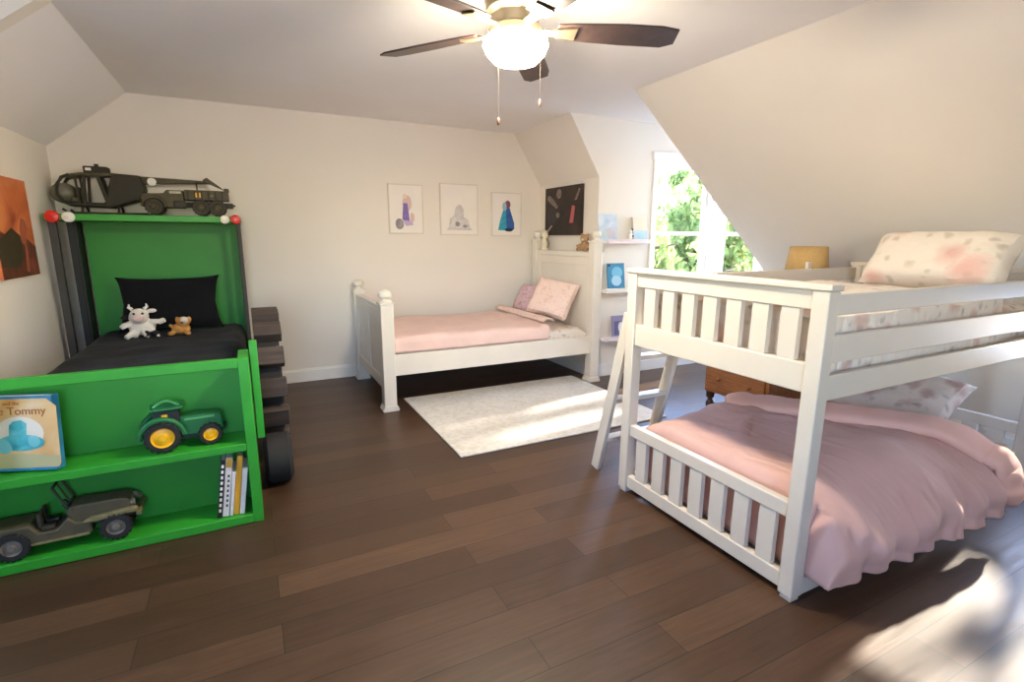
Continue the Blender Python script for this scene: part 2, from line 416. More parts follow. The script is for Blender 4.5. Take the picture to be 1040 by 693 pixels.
def window(name, x0, x1, label):
    z0, z1 = WZ
    root = thing(name, label, 'window', (x0, YA, z0)); root['kind'] = 'structure'
    m = MB()
    m.box(x0 - 0.055, x0 + 0.005, YA - 0.018, YA + 0.002, z0 - 0.04, z1 + 0.06); m.box(x1 - 0.005, x1 + 0.055, YA - 0.018, YA + 0.002, z0 - 0.04, z1 + 0.06)
    m.box(x0 - 0.075, x1 + 0.075, YA - 0.022, YA + 0.002, z1 - 0.005, z1 + 0.075)
    m.build('casing', TRIM, root, bevel=0.003)
    m = MB(); m.box(x0 - 0.07, x1 + 0.07, YA - 0.05, YA + 0.02, z0 - 0.03, z0); m.build('window_sill', TRIM, root, bevel=0.004)
    m = MB(); t = 0.022
    m.box(x0, x0 + t, YA + 0.002, YA + 0.13, z0, z1); m.box(x1 - t, x1, YA + 0.002, YA + 0.13, z0, z1)
    m.box(x0 + t, x1 - t, YA + 0.002, YA + 0.13, z1 - t, z1); m.box(x0 + t, x1 - t, YA + 0.002, YA + 0.13, z0, z0 + t); m.build('window_frame', TRIM, root)
    mid = (z0 + z1) / 2
    for (a, b, y) in ((z0 + t, mid + 0.02, YA + 0.03), (mid - 0.02, z1 - t, YA + 0.07)):
        m = MB(); s_ = 0.034
        m.box(x0 + t, x0 + t + s_, y, y + 0.035, a, b); m.box(x1 - t - s_, x1 - t, y, y + 0.035, a, b)
        m.box(x0 + t + s_, x1 - t - s_, y, y + 0.035, a, a + s_); m.box(x0 + t + s_, x1 - t - s_, y, y + 0.035, b - s_, b)
        sash = m.build('sash', TRIM, root, bevel=0.003)
        g = MB(); g.box(x0 + t + s_ - 0.003, x1 - t - s_ + 0.003, y + 0.015, y + 0.019, a + s_ - 0.003, b - s_ + 0.003); g.build('pane', GLASS, sash, smooth=0)
window('window_1', W1[0], W1[1], 'left double-hung window with leafy view beside the ledge shelves')
window('window_2', W2[0], W2[1], 'right double-hung window half hidden by the sloped wall')

def added_side_window(name, xa, xb, y0, y1, z0, z1, label):
    root = thing(name, label, 'window', ((xa + xb) / 2, (y0 + y1) / 2, z0)); root['kind'] = 'structure'; t_ = 0.03
    m = MB(); m.box(xa, xb, y0, y0 + t_, z0, z1); m.box(xa, xb, y1 - t_, y1, z0, z1); m.box(xa, xb, y0 + t_, y1 - t_, z0, z0 + t_); m.box(xa, xb, y0 + t_, y1 - t_, z1 - t_, z1)
    m.build('window_frame', TRIM, root)
    g = MB(); xc = (xa + xb) / 2; g.box(xc - 0.002, xc + 0.002, y0 + t_ - 0.003, y1 - t_ + 0.003, z0 + t_ - 0.003, z1 - t_ + 0.003); g.build('pane', GLASS, root, smooth=0)
added_side_window('added_window_end', XE + 0.02, XE + 0.08, 3.36, 4.02, 0.7, 2.12, 'unseen narrow window added at the recess end to let sun in')  # added out of view so sun reaches the rug
added_side_window('added_window_right', 4.37, 4.43, 0.6, 1.24, 0.58, sz(4.35), 'unseen low window added in the right wall to cast a sun patch')  # added out of view to throw sun on the floor by the bunk
added_side_window('added_window_left', -2.68, -2.62, 1.75, 2.2, 0.75, 2.0, 'unseen window added in the left recess for daylight')  # added out of view to bring daylight from the left

# ------------------------------------------------------------------ green tractor bed
bed = thing('tractor_bed', 'green and black tractor shaped child bed with bookcase footboard', 'bed', (-0.58, 2.62, 0))
BX0, BX1 = -1.13, -0.035; FT = 0.045
p = MB(); p.box(BX1 - FT, BX1, 2.62, 2.84, 0.0, 0.825); p.build('side_panel', GREEN, bed, bevel=0.003)
p = MB(); p.box(BX0, BX0 + FT, 2.62, 2.84, 0.0, 0.825); p.build('side_panel', GREEN, bed, bevel=0.003)
p = MB(); p.box(BX0 + FT, BX1 - FT, 2.62, 2.655, 0.782, 0.825); p.build('top_rail', GREEN, bed, bevel=0.003)
p = MB(); p.box(BX0 + FT, BX1 - FT, 2.62, 2.82, 0.375, 0.412); p.build('shelf', GREEN, bed, bevel=0.003)
p = MB(); p.box(BX0 + FT, BX1 - FT, 2.62, 2.82, 0.002, 0.045); p.build('bottom_shelf', GREEN, bed, bevel=0.003)
p = MB(); p.box(BX0 + FT, BX1 - FT, 2.82, 2.84, 0.002, 0.78); p.build('back_panel', GREEND, bed)
for a in (-0.048, BX0 - 0.05 + 0.035):
    p = MB(); p.box(a + 0.016, a + 0.05, 2.70 if a > -0.5 else 2.66, 2.76 if a > -0.5 else 2.75, 0.40, 0.885 if a > -0.5 else 0.85)
    p.v = [(x + (0.003 if a > -0.5 else -0.003), y, z) for x, y, z in p.v]
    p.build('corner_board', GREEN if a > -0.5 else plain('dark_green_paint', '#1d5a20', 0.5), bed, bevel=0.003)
p = MB(); p.box(BX0 + 0.02, BX1 - 0.02, 2.86, 5.08, 0.12, 0.30); p.build('bed_base', BLACK, bed, bevel=0.004)
# cab: roof, posts, side and back panels
p = MB(); p.box(-1.24, -0.02, 4.75, 5.16, 1.482, 1.53); p.build('cab_roof', GREEN, bed, bevel=0.004)
p = MB(); p.box(-1.10, -0.06, 5.10, 5.13, 0.30, 1.482); p.build('headboard_panel', GREEND, bed)
p = MB(); p.box(-1.155, -1.115, 4.90, 5.13, 0.0, 1.482); p.box(-1.115, -1.10, 4.90, 4.94, 0.0, 1.482); p.build('cab_side', BLACK, bed, bevel=0.003)
p = MB(); p.box(-0.058, -0.03, 4.95, 5.13, 0.0, 1.482); p.build('cab_side', BLACK, bed, bevel=0.003)
POSTG = plain('charcoal_post', '#3b3835', 0.6)
for (x0, x1) in ((-1.225, -1.18), (-0.055, -0.025)):
    p = MB(); p.box(x0, x1, 4.76, 4.80, 0.0, 1.482); p.build('cab_post', POSTG, bed, bevel=0.003)
for x, z, r, mm, nm in ((-1.19, 1.508, 0.042, RED, 'red_light'), (-1.10, 1.506, 0.037, WLENS, 'white_light'), (-0.132, 1.506, 0.033, WLENS, 'white_light'), (-0.055, 1.508, 0.037, RED, 'red_light')):
    p = MB(); p.lathe([(r * 0.5, 4.725), (r * 0.9, 4.728), (r, 4.735), (r, 4.752)], (x, 0, z), 24, 'y')
    p.lathe([(r * 0.25, 4.722), (r * 0.32, 4.724), (r * 0.32, 4.726)], (x, 0, z), 16, 'y'); p.build(nm, mm, bed)
# rear wheel with wooden treads, small front wheel
wy, wz, wr = 3.62, 0.468, 0.40
p = MB(); p.lathe([(0.05, 0.0), (wr - 0.02, 0.0), (wr, 0.015), (wr, 0.118), (wr - 0.02, 0.133), (0.05, 0.133)], (-0.005, wy, wz), 48, 'x'); rw = p.build('rear_wheel', TREADD, bed)
NL = 15
for k in range(NL):
    a = 2 * PI * k / NL + 0.2
    M = Matrix.Translation((0, wy, wz)) @ Matrix.Rotation(a, 4, 'X')
    p = MB(); p.box(-0.006, 0.145, -0.055, 0.055, wr - 0.01, wr + 0.062, 0, M); p.build('tread', TREAD, rw, bevel=0.006)
p = MB(); p.lathe([(0.05, 0.0), (0.115, 0.0), (0.14, 0.02), (0.14, 0.125), (0.115, 0.145), (0.05, 0.145)], (-0.01, 3.06, 0.141), 32, 'x'); fw = p.build('front_wheel', RUBBER, bed)

# bedding
def soft_box(x0, x1, y0, y1, z0, z1, r=0.06, nx=40, ny=60, wr=0.006, seed=0, sag=0.0, ns=5.0):
    m = MB()
    def fn(u, v):
        x = x0 + (x1 - x0) * u; y = y0 + (y1 - y0) * v
        d = min(x - x0, x1 - x, y - y0, y1 - y)
        z = z1 - (0 if d >= r else r - math.sqrt(max(0, r * r - (r - d) ** 2)))
        return (x, y, z + wr * noise.noise(Vector((x * ns + seed, y * ns, seed))) - sag * 0)
    m.grid(nx, ny, fn)
    n1 = ny + 1
    loop = [i * n1 for i in range(nx + 1)] + [nx * n1 + j for j in range(1, ny + 1)] + [i * n1 + ny for i in range(nx - 1, -1, -1)] + [j for j in range(ny - 1, 0, -1)]
    b = len(m.v)
    for k in loop: m.v.append((m.v[k][0], m.v[k][1], z0))
    L = len(loop)
    for i in range(L):
        j = (i + 1) % L
        m.f.append((loop[i], b + i, b + j, loop[j])); m.m.append(0)
    m.f.append(tuple(b + i for i in range(L))); m.m.append(0)
    return m
m = soft_box(BX0 + 0.048, BX1 - 0.035, 2.865, 5.07, 0.302, 0.64, 0.09, wr=0.012, seed=3)
tag(m.build('mattress', BLKF), 'mattress under black bedding on the green tractor bed', 'mattress')
M = Matrix.Translation((-0.57, 4.84, 0.84)) @ Matrix.Rotation(math.radians(68), 4, 'X')
p = MB(); p.pillow(0.66, 0.42, 0.15, None, 0.01, 5, ears=0.07)
pl = p.build('pillow', BLKF, local=True, origin=(-0.57, 4.86, 0.856)); pl.rotation_euler = (math.radians(68), 0, math.radians(2))
tag(pl, 'black pillow leaning on the green tractor headboard', 'pillow')

def remesh(ob, vs, sm=6):
    md = ob.modifiers.new('union', 'REMESH'); md.mode = 'VOXEL'; md.voxel_size = vs; md.use_smooth_shade = True
    if sm:
        md = ob.modifiers.new('smooth', 'SMOOTH'); md.iterations = sm; md.factor = 0.5
COW = patch_mat('cow_patches', '#e8e2d8', '#1c1a19', 9.0, 0.60)
t = thing('plush_cow', 'white plush cow with black patches leaning on black pillow', 'plush toy', (-0.735, 4.585, 0.64), (0, 0, 0.1))
p = MB(); p.ball((0, 0.0, 0.075), (0.085, 0.055, 0.06)); p.ball((-0.01, -0.03, 0.16), (0.062, 0.055, 0.058))
for x, y, ex, ez in ((-0.075, -0.05, -0.10, 0.008), (0.02, -0.06, 0.03, 0.012), (-0.05, -0.03, -0.045, 0.01), (0.075, -0.04, 0.105, 0.012)):
    p.tube([(x * 0.6, y * 0.4, 0.06), (x * 0.9, y, 0.035), (ex, y - 0.03, ez + 0.006)], [0.026, 0.022, 0.02])
p.tube([(-0.05, -0.01, 0.11), (-0.10, -0.04, 0.10), (-0.125, -0.05, 0.085)], [0.024, 0.022, 0.018]); p.tube([(0.05, -0.01, 0.11), (0.11, -0.03, 0.11), (0.145, -0.04, 0.125)], [0.026, 0.022, 0.02])
for s in (-1, 1): p.ball((-0.01 + s * 0.08, -0.02, 0.175 + s * 0.02), (0.034, 0.014, 0.017))
b = p.build('cow_body', COW, t, local=True); remesh(b, 0.006)
p = MB(); p.ball((-0.012, -0.083, 0.15), (0.036, 0.02, 0.028)); p.build('muzzle', plain('cow_muzzle', '#e3c5c0', 0.9), t, local=True)
for s in (-1, 1):
    p = MB(); p.tube([(-0.01 + s * 0.035, -0.02, 0.21), (-0.01 + s * 0.055, -0.02, 0.228), (-0.01 + s * 0.05, -0.02, 0.25)], [0.013, 0.011, 0.006]); p.build('horn', WHT, t, local=True)
    p = MB(); p.ball((-0.01 + s * 0.026, -0.079, 0.185), 0.008); p.build('eye', BLACK, t, local=True)
t = thing('plush_puppy', 'small tan plush animal with white face beside the plush cow', 'plush toy', (-0.495, 4.59, 0.64), (0, 0, -0.15))
p = MB(); p.ball((0, 0, 0.045), (0.065, 0.05, 0.045)); p.ball((0.025, -0.02, 0.10), (0.045, 0.042, 0.04))
for x in (-0.05, 0.05): p.tube([(x * 0.7, -0.02, 0.03), (x, -0.05, 0.018), (x * 1.3, -0.07, 0.018)], [0.02, 0.018, 0.018])
for s in (-1, 1): p.ball((0.025 + s * 0.04, -0.015, 0.115), (0.016, 0.012, 0.026))
p.tube([(-0.05, 0.01, 0.05), (-0.075, 0, 0.08)], [0.014, 0.012])
b = p.build('puppy_body', plain('tan_plush', '#c8924f', 0.95, var=0.15, vscale=30, bump=0.5, bscale=90), t, local=True); remesh(b, 0.006)
p = MB(); p.ball((0.04, -0.052, 0.118), (0.027, 0.018, 0.024)); p.build('face_patch', plain('white_plush', '#efe9df', 0.95), t, local=True)
p = MB(); p.ball((0.03, -0.072, 0.10), 0.007); p.build('nose', BLACK, t, local=True)

# ------------------------------------------------------------------ toys
def wheel(parent, x, y, z, r, w, rubber, rim, rimf=0.58, lugs=0, name='wheel'):
    m = MB(); m.lathe([(r * rimf, 0.0), (r * 0.92, 0.0), (r, w * 0.2), (r, w * 0.8), (r * 0.92, w), (r * rimf, w), (r * rimf, 0.0)], (x, y - w / 2, z), 28, 'y', cap=False)
    for k in range(lugs):
        M_ = Matrix.Translation((x, y, z)) @ Matrix.Rotation(2 * PI * k / lugs, 4, 'Y'); m.box(-r * 0.06, r * 0.06, -w * 0.5, w * 0.5, r * 0.95, r * 1.05, 0, M_)
    o = m.build(name, rubber, parent, local=True)
    m = MB(); m.lathe([(r * 0.1, -0.004), (r * 0.2, -0.004), (r * 0.25, 0.006), (r * (rimf - 0.1), 0.01), (r * rimf, 0.0), (r * rimf, w), (r * 0.1, w)], (x, y - w / 2, z), 24, 'y'); m.build('wheel_rim', rim, o, local=True)
    return o

# toy tractor
t = thing('toy_tractor', 'green toy tractor with yellow wheels on the upper bookcase shelf', 'toy tractor', (-0.325, 2.735, 0.412), (0, 0, math.radians(4)))
p = MB(); p.prism([(-0.02, 0.055), (0.145, 0.055), (0.155, 0.075), (0.15, 0.135), (0.135, 0.145), (-0.02, 0.15)], 'y', -0.034, 0.034); p.build('hood', JDG, t, bevel=0.006, local=True)
p = MB(); p.box(-0.1, 0.12, -0.025, 0.025, 0.035, 0.06); p.box(0.12, 0.165, -0.03, 0.03, 0.06, 0.078); p.build('chassis', BLACK, t, bevel=0.003, local=True)
p = MB(); p.prism([(-0.125, 0.09), (-0.02, 0.065), (-0.012, 0.19), (-0.115, 0.19)], 'y', -0.045, 0.045); cb = p.build('cab', BLACK, t, bevel=0.006, local=True)
p = MB(); p.box(-0.085, -0.062, -0.049, -0.044, 0.15, 0.172); p.build('emblem', JDY, cb, local=True)
p = MB(); p.box(-0.13, -0.0, -0.055, 0.055, 0.188, 0.205); p.build('cab_roof', JDG, t, bevel=0.008, local=True)
p = MB(); p.tube([(-0.115 + 0.1 * k / 10, -0.02, 0.203 + 0.026 * math.sin(PI * k / 10)) for k in range(11)], 0.006, 8); p.build('carry_handle', JDGL, t, local=True)
p = MB(); p.box(0.0, 0.12, -0.036, -0.032, 0.128, 0.138); p.build('hood_stripe', JDGL, t, local=True)
for s in (-1, 1):
    p = MB(); p.tube([(-0.09 + 0.085 * math.cos(a), s * 0.062, 0.07 + 0.085 * math.sin(a)) for a in [PI * k / 10 * 0.95 + 0.1 for k in range(11)]], 0.013, 8); p.build('fender', JDG, t, local=True)
    wheel(t, -0.088, s * 0.062, 0.0745, 0.07, 0.035, RUBBER, JDY, 0.66, 18)
    wheel(t, 0.098, s * 0.05, 0.0525, 0.049, 0.03, RUBBER, JDY, 0.62, 14)
# jeep
t = thing('toy_jeep', 'dusty olive green toy army jeep on the bottom bookcase shelf', 'toy car', (-0.80, 2.722, 0.0465), (0, 0, math.radians(1.5)))
p = MB(); p.prism([(-0.29, 0.07), (-0.27, 0.06), (-0.1, 0.06), (0.1, 0.06), (0.1, 0.115), (0.04, 0.125), (0.02, 0.155), (-0.03, 0.105), (-0.09, 0.105), (-0.12, 0.15), (-0.29, 0.15)], 'y', -0.075, 0.075)
p.build('tub', OLIVE, t, bevel=0.006, local=True)
p = MB(); p.prism([(0.03, 0.09), (0.255, 0.1), (0.25, 0.185), (0.22, 0.195), (0.03, 0.2), (0.01, 0.17)], 'y', -0.058, 0.058); hd = p.build('hood', OLIVE, t, bevel=0.008, local=True)
p = MB()
for k in range(6): p.box(0.252, 0.258, -0.045 + k * 0.016, -0.037 + k * 0.016, 0.115, 0.175)
p.build('grille', OLIVL, hd, local=True)
for s in (-1, 1):
    p = MB(); p.prism([(0.07, 0.12), (0.1, 0.135), (0.27, 0.15), (0.285, 0.14), (0.28, 0.13), (0.12, 0.115)], 'y', s * 0.057, s * 0.088); p.build('fender', OLIVL, t, bevel=0.004, local=True)
    p = MB(); p.box(-0.12, 0.09, s * 0.075 - 0.004, s * 0.075 + 0.012 * s + 0.004, 0.055, 0.068); p.build('side_step', OLIVL, t, bevel=0.002, local=True)
    wheel(t, 0.19, s * 0.072, 0.0675, 0.063, 0.036, RUBBER, RIM, 0.6, 20)
    wheel(t, -0.185, s * 0.072, 0.0675, 0.063, 0.036, RUBBER, RIM, 0.6, 20)
    p = MB(); p.lathe([(0.013, 0.0), (0.016, 0.01), (0.016, 0.02)], (0.25, s * 0.04, 0.16), 14, 'x'); p.build('headlight', RIM, t, local=True)
p = MB(); p.box(0.275, 0.295, -0.085, 0.085, 0.105, 0.125); p.bar((0.22, -0.04, 0.1), (0.28, -0.04, 0.115), 0.012, 0.012); p.bar((0.22, 0.04, 0.1), (0.28, 0.04, 0.115), 0.012, 0.012); p.build('bumper', OLIVL, t, bevel=0.002, local=True)
p = MB(); B0, B1 = (0.02, 0.2), (-0.02, 0.305)
for s in (-1, 1): p.bar((B0[0], s * 0.062, B0[1]), (B1[0], s * 0.062, B1[1]), 0.008, 0.008)
for q in (B0, B1): p.bar((q[0], -0.066, q[1]), (q[0], 0.066, q[1]), 0.008, 0.008)
p.bar((B0[0], 0, B0[1]), (B1[0], 0, B1[1]), 0.006, 0.006)
wsn = p.build('windshield_frame', OLIVD, t, local=True)
for s in (-0.035, 0.035):
    p = MB(); p.box(-0.085, -0.035, s - 0.022, s + 0.022, 0.105, 0.125); p.box(-0.095, -0.08, s - 0.022, s + 0.022, 0.12, 0.19); p.build('seat', OLIVD, t, bevel=0.005, local=True)
p = MB()
for k in range(17):
    pass
p.tube([(-0.005 - 0.012 * math.sin(a), 0.035 + 0.028 * math.cos(a), 0.175 + 0.024 * math.sin(a)) for a in [2 * PI * k / 16 for k in range(17)]], 0.004, 6); p.bar((-0.005, 0.035, 0.175), (0.03, 0.035, 0.15), 0.005, 0.005); p.build('steering_wheel', BLACK, t, local=True)
t.scale = (0.93, 0.93, 0.93)

# toy army truck (on cab roof)
t = thing('toy_army_truck', 'dark olive six-wheeled toy army truck on the tractor bed roof', 'toy truck', (-0.375, 4.86, 1.5305))
p = MB(); p.prism([(-0.30, 0.12), (-0.285, 0.105), (-0.16, 0.1), (-0.15, 0.06), (-0.02, 0.06), (-0.02, 0.19), (-0.13, 0.19), (-0.15, 0.165), (-0.28, 0.16)], 'y', -0.07, 0.07); p.build('truck_cab', OLIVE, t, bevel=0.006, local=True)
p = MB(); p.box(-0.015, 0.285, -0.08, 0.08, 0.12, 0.195); p.box(0.255, 0.29, -0.08, 0.08, 0.195, 0.215); bd = p.build('cargo_bed', OLIVE, t, bevel=0.004, local=True)
for k in range(6):
    p = MB(); p.box(0.005 + k * 0.046, 0.015 + k * 0.046, -0.085, -0.079, 0.125, 0.19); p.build('stake_rib', OLIVD, bd, local=True)
p = MB(); p.box(-0.29, 0.31, -0.03, 0.03, 0.065, 0.105); p.bar((-0.315, -0.07, 0.12), (-0.315, 0.07, 0.12), 0.02, 0.025); p.box(0.29, 0.325, -0.015, 0.015, 0.08, 0.095); p.build('chassis', OLIVD, t, bevel=0.002, local=True)
p = MB(); p.box(-0.09, -0.01, -0.088, -0.07, 0.06, 0.11); p.build('fuel_tank', OLIVD, t, bevel=0.006, local=True)
p = MB(); p.box(-0.11, -0.035, -0.0745, -0.07, 0.165, 0.182); p.build('side_marking', plain('pale_marking', '#b9b49c', 0.7), t, local=True)
for x in (0.06, 0.085):
    p = MB(); p.box(x, x + 0.01, -0.0865, -0.08, 0.14, 0.175); p.build('side_marking', JDY, bd, local=True)
p = MB(); p.ball((0.17, -0.081, 0.155), (0.016, 0.003, 0.012)); p.build('badge', RIM, bd, local=True)
for x in (-0.215, 0.09, 0.2):
    for s in (-1, 1): wheel(t, x, s * 0.075, 0.0645, 0.06, 0.04, OLIVD, OLIVE, 0.55, 16)
for s in (-1, 1):
    p = MB(); p.tube([(-0.215 + 0.075 * math.cos(a), s * 0.075, 0.065 + 0.075 * math.sin(a)) for a in [PI * k / 8 for k in range(9)]], 0.012, 8); p.build('fender', OLIVE, t, local=True)
p = MB(); p.bar((0.07, 0.0, 0.19), (0.07, 0.0, 0.27), 0.01, 0.01); p.bar((0.07, 0, 0.26), (0.1, 0, 0.255), 0.008, 0.008); p.build('gun_mount', OLIVD, t, local=True)

# toy helicopter
t = thing('toy_helicopter', 'dark olive toy helicopter with open cockpit on the tractor bed roof', 'toy helicopter', (-0.98, 5.04, 1.5305))
def hoop(x, zs, hw, r=0.010):
    pass
p = MB()
# belly pan + rear engine block
p.prism([(-0.2, 0.085), (-0.15, 0.06), (0.1, 0.055), (0.3, 0.12), (0.32, 0.20), (0.3, 0.30), (0.12, 0.31), (0.06, 0.09), (-0.12, 0.09)], 'y', -0.075, 0.075)
p.build('fuselage', OLIVD, t, bevel=0.012, local=True)
p = MB(); p.prism([(-0.16, 0.285), (-0.06, 0.305), (0.14, 0.31), (0.14, 0.285), (-0.06, 0.28), (-0.15, 0.265)], 'y', -0.075, 0.075); p.build('cabin_roof', OLIVE, t, bevel=0.006, local=True)
p = MB(); p.box(-0.05, 0.10, -0.05, 0.05, 0.305, 0.355); p.build('rotor_housing', OLIVD, t, bevel=0.008, local=True)
p = MB(); p.box(-0.035, 0.0, -0.053, -0.05, 0.322, 0.342); p.build('housing_marking', WHT, t, local=True)
p = MB()
for s in (-1, 1):
    y = s * 0.07
    p.tube([(-0.18, y, 0.085), (-0.215, y, 0.14), (-0.21, y, 0.21), (-0.175, y, 0.265), (-0.13, y, 0.285)], 0.012, 8)
    p.bar((-0.06, y, 0.08), (-0.045, y, 0.29), 0.014, 0.03); p.bar((0.08, y, 0.08), (0.035, y, 0.29), 0.014, 0.024); p.bar((-0.09, y, 0.08), (-0.1, y, 0.29), 0.012, 0.02)
for zz in (0.14, 0.21): p.bar((-0.212, -0.07, zz), (-0.212, 0.07, zz), 0.01, 0.01)
p.build('cockpit_frame', OLIVD, t, local=True)
p = MB(); p.ball((-0.19, 0, 0.155), (0.085, 0.075, 0.075)); p.build('nose_bubble', plain('toy_plexi', '#6a6759', 0.25), t, local=True)
for s in (-0.035, 0.035):
    p = MB(); p.box(-0.14, -0.09, s - 0.025, s + 0.025, 0.09, 0.125); p.box(-0.1, -0.085, s - 0.025, s + 0.025, 0.12, 0.2); p.build('seat', OLIVE, t, bevel=0.006, local=True)
p = MB(); p.prism([(0.28, 0.30), (0.28, 0.24), (0.74, 0.265), (0.74, 0.285)], 'y', -0.022, 0.022); p.build('tail_boom', OLIVE, t, bevel=0.006, local=True)
p = MB(); p.prism([(0.70, 0.265), (0.76, 0.262), (0.86, 0.215), (0.83, 0.245), (0.74, 0.315), (0.715, 0.30)], 'y', -0.008, 0.008); p.box(0.66, 0.73, -0.09, 0.09, 0.27, 0.277); p.build('tail_fin', OLIVE, t, bevel=0.002, local=True)
p = MB()
for s in (-1, 1):
    p.tube([(-0.19, s * 0.1, 0.04), (-0.16, s * 0.1, 0.012), (0.2, s * 0.1, 0.01), (0.33, s * 0.1, 0.012)], 0.009, 8)
    for x in (-0.08, 0.14): p.tube([(x, s * 0.05, 0.07), (x, s * 0.1, 0.012)], 0.008, 8)
p.build('landing_skid', OLIVD, t, local=True)
p = MB(); p.tube([(0.025, 0, 0.35), (0.025, 0, 0.375)], 0.014, 10); p.build('rotor_mast', BLACK, t, local=True)
p = MB(); p.lathe([(0.0, 0.0), (0.03, -0.004), (0.03, 0.0)], (0.365, -0.022, 0.262), 20, 'y'); p.build('roundel', WHT, t, local=True)

# ------------------------------------------------------------------ books
def book(name, label, w, h, th, cover, pages, loc, rot, cat='book', group=None):
    # local: x = thickness, y = depth (spine at -y), z = height
    t_ = thing(name, label, cat, loc, rot, group)
    m_ = MB(); k = 0.0025
    m_.box(0, k, 0, w, 0, h); m_.box(th - k, th, 0, w, 0, h); m_.box(k, th - k, 0, k, 0, h)
    cv = m_.build('cover', cover, t_, bevel=0.001, local=True)
    m_ = MB(); m_.box(k, th - k, k, w - 0.004, 0.004, h - 0.004); m_.build('pages', pages, t_, local=True)
    return t_, cv
lean = math.radians(8)
x = -0.234
SPEC = [(0.020, 0.292, BOOKK, 'thin black book with white spine lettering, leftmost on the bottom shelf'),
        (0.028, 0.298, BOOKW, 'thick white book with yellow spine top on the bottom shelf'),
        (0.015, 0.225, BOOKW, 'short cream book squeezed left of the yellow book'),
        (0.024, 0.300, BOOKY, 'yellow spined book leaning on the bottom shelf'),
        (0.022, 0.235, BOOKW, 'short white book leaning by the bookcase side panel')]
for i, (th, h, cm, lb) in enumerate(SPEC):
    t, cv = book('book', lb, 0.15, h, th, cm, PAPER, (x, 2.645 + 0.005 * (i % 2), 0.046 + th * math.sin(lean) + 0.0005), (0, lean, 0), group='books on the bottom shelf')
    if i == 0:
        m = MB()
        for k in range(9): m.box(0.005, 0.015, -0.0012, 0.0002, 0.03 + k * 0.028, 0.045 + k * 0.028)
        m.build('spine_print', WHT, cv, local=True)
    if i == 1:
        m = MB(); m.box(0.003, 0.025, -0.0012, 0.0002, 0.25, 0.295); m.build('spine_label', BOOKY, cv, local=True)
        m = MB()
        for k in range(7): m.box(0.012, 0.02, -0.0012, 0.0002, 0.05 + k * 0.025, 0.062 + k * 0.025)
        m.build('spine_print', BOOKK, cv, local=True)
    x += th / math.cos(lean) + 0.002

def text_mesh(body, size, mat, parent, loc, rot, name='title_text', depth=0.0006):
    cu = bpy.data.curves.new('tmp', 'FONT'); cu.body = body; cu.size = size; cu.extrude = depth; cu.align_x = 'CENTER'
    o = bpy.data.objects.new('tmp', cu); COL.objects.link(o)
    dg = bpy.context.evaluated_depsgraph_get(); me = bpy.data.meshes.new_from_object(o.evaluated_get(dg))
    bpy.data.objects.remove(o); me.name = name; me.materials.clear(); me.materials.append(mat)
    ob = bpy.data.objects.new(name, me); COL.objects.link(ob); ob.parent = parent; ob.location = loc; ob.rotation_euler = rot
    return ob
# big picture book: local x along cover, front faces -y
t = thing('picture_book', 'orange picture book with teal drawing standing on the bookcase shelf', 'book', (-0.918, 2.690, 0.4205), (math.radians(-5), 0, math.radians(-20)))
BW, BH, BT = 0.30, 0.315, 0.042
ORNG = blotch_mat('orange_cover', ['#e39a4e', '#f0bd7c', '#f6d9b4'], 5.0)
m = MB(); m.box(-BW / 2, BW / 2, 0, 0.003, 0, BH); m.box(-BW / 2, BW / 2, BT - 0.003, BT, 0, BH); m.box(BW / 2 - 0.003, BW / 2, 0.003, BT - 0.003, 0, BH)
cv = m.build('cover', BOOKB, t, bevel=0.001, local=True)
m = MB(); m.box(-BW / 2 + 0.004, BW / 2 - 0.003, 0.003, BT - 0.003, 0.004, BH - 0.004); m.build('pages', PAPER, t, local=True)
TEAL = blotch_mat('teal_drawing', ['#2b8f98', '#49b3b4', '#8fcfc8'], 14.0)
m = MB(); m.prism([(-0.175, 0.012), (0.155, 0.012), (0.163, 0.03), (0.165, 0.27), (0.15, 0.285), (0.13, 0.303), (-0.175, 0.303)], 'y', -0.0006, 0.0004, 0)
m.prism([(-0.175, 0.013), (0.155, 0.013), (0.16, 0.06), (0.0, 0.075), (-0.175, 0.05)], 'y', -0.001, -0.0005, 1)
m.ball((0.02, -0.001, 0.16), (0.09, 0.0012, 0.07), 2, 24, 12)
m.prism([(-0.02, 0.15), (0.045, 0.15), (0.05, 0.2), (0.03, 0.215), (0.0, 0.21), (-0.015, 0.195)], 'y', -0.003, -0.002, 3)
m.ball((0.02, -0.0025, 0.12), (0.09, 0.0015, 0.035), 3, 24, 12); m.ball((-0.04, -0.0032, 0.105), (0.03, 0.0012, 0.03), 4, 20, 10); m.ball((0.07, -0.0032, 0.125), (0.025, 0.0012, 0.025), 4, 20, 10)
m.build('cover_artwork', [ORNG, plain('cover_meadow', '#c9b884', 0.6), plain('cover_cream', '#f3dfc4', 0.6), TEAL, plain('teal_light', '#7cc3bf', 0.5)], cv, local=True)
TXT = plain('brown_lettering', '#b4662f', 0.6)
text_mesh('Little Tommy', 0.046, TXT, cv, (0.0, -0.002, 0.238), (PI / 2, 0, 0))
text_mesh('and the', 0.02, TXT, cv, (0.0, -0.002, 0.279), (PI / 2, 0, 0))

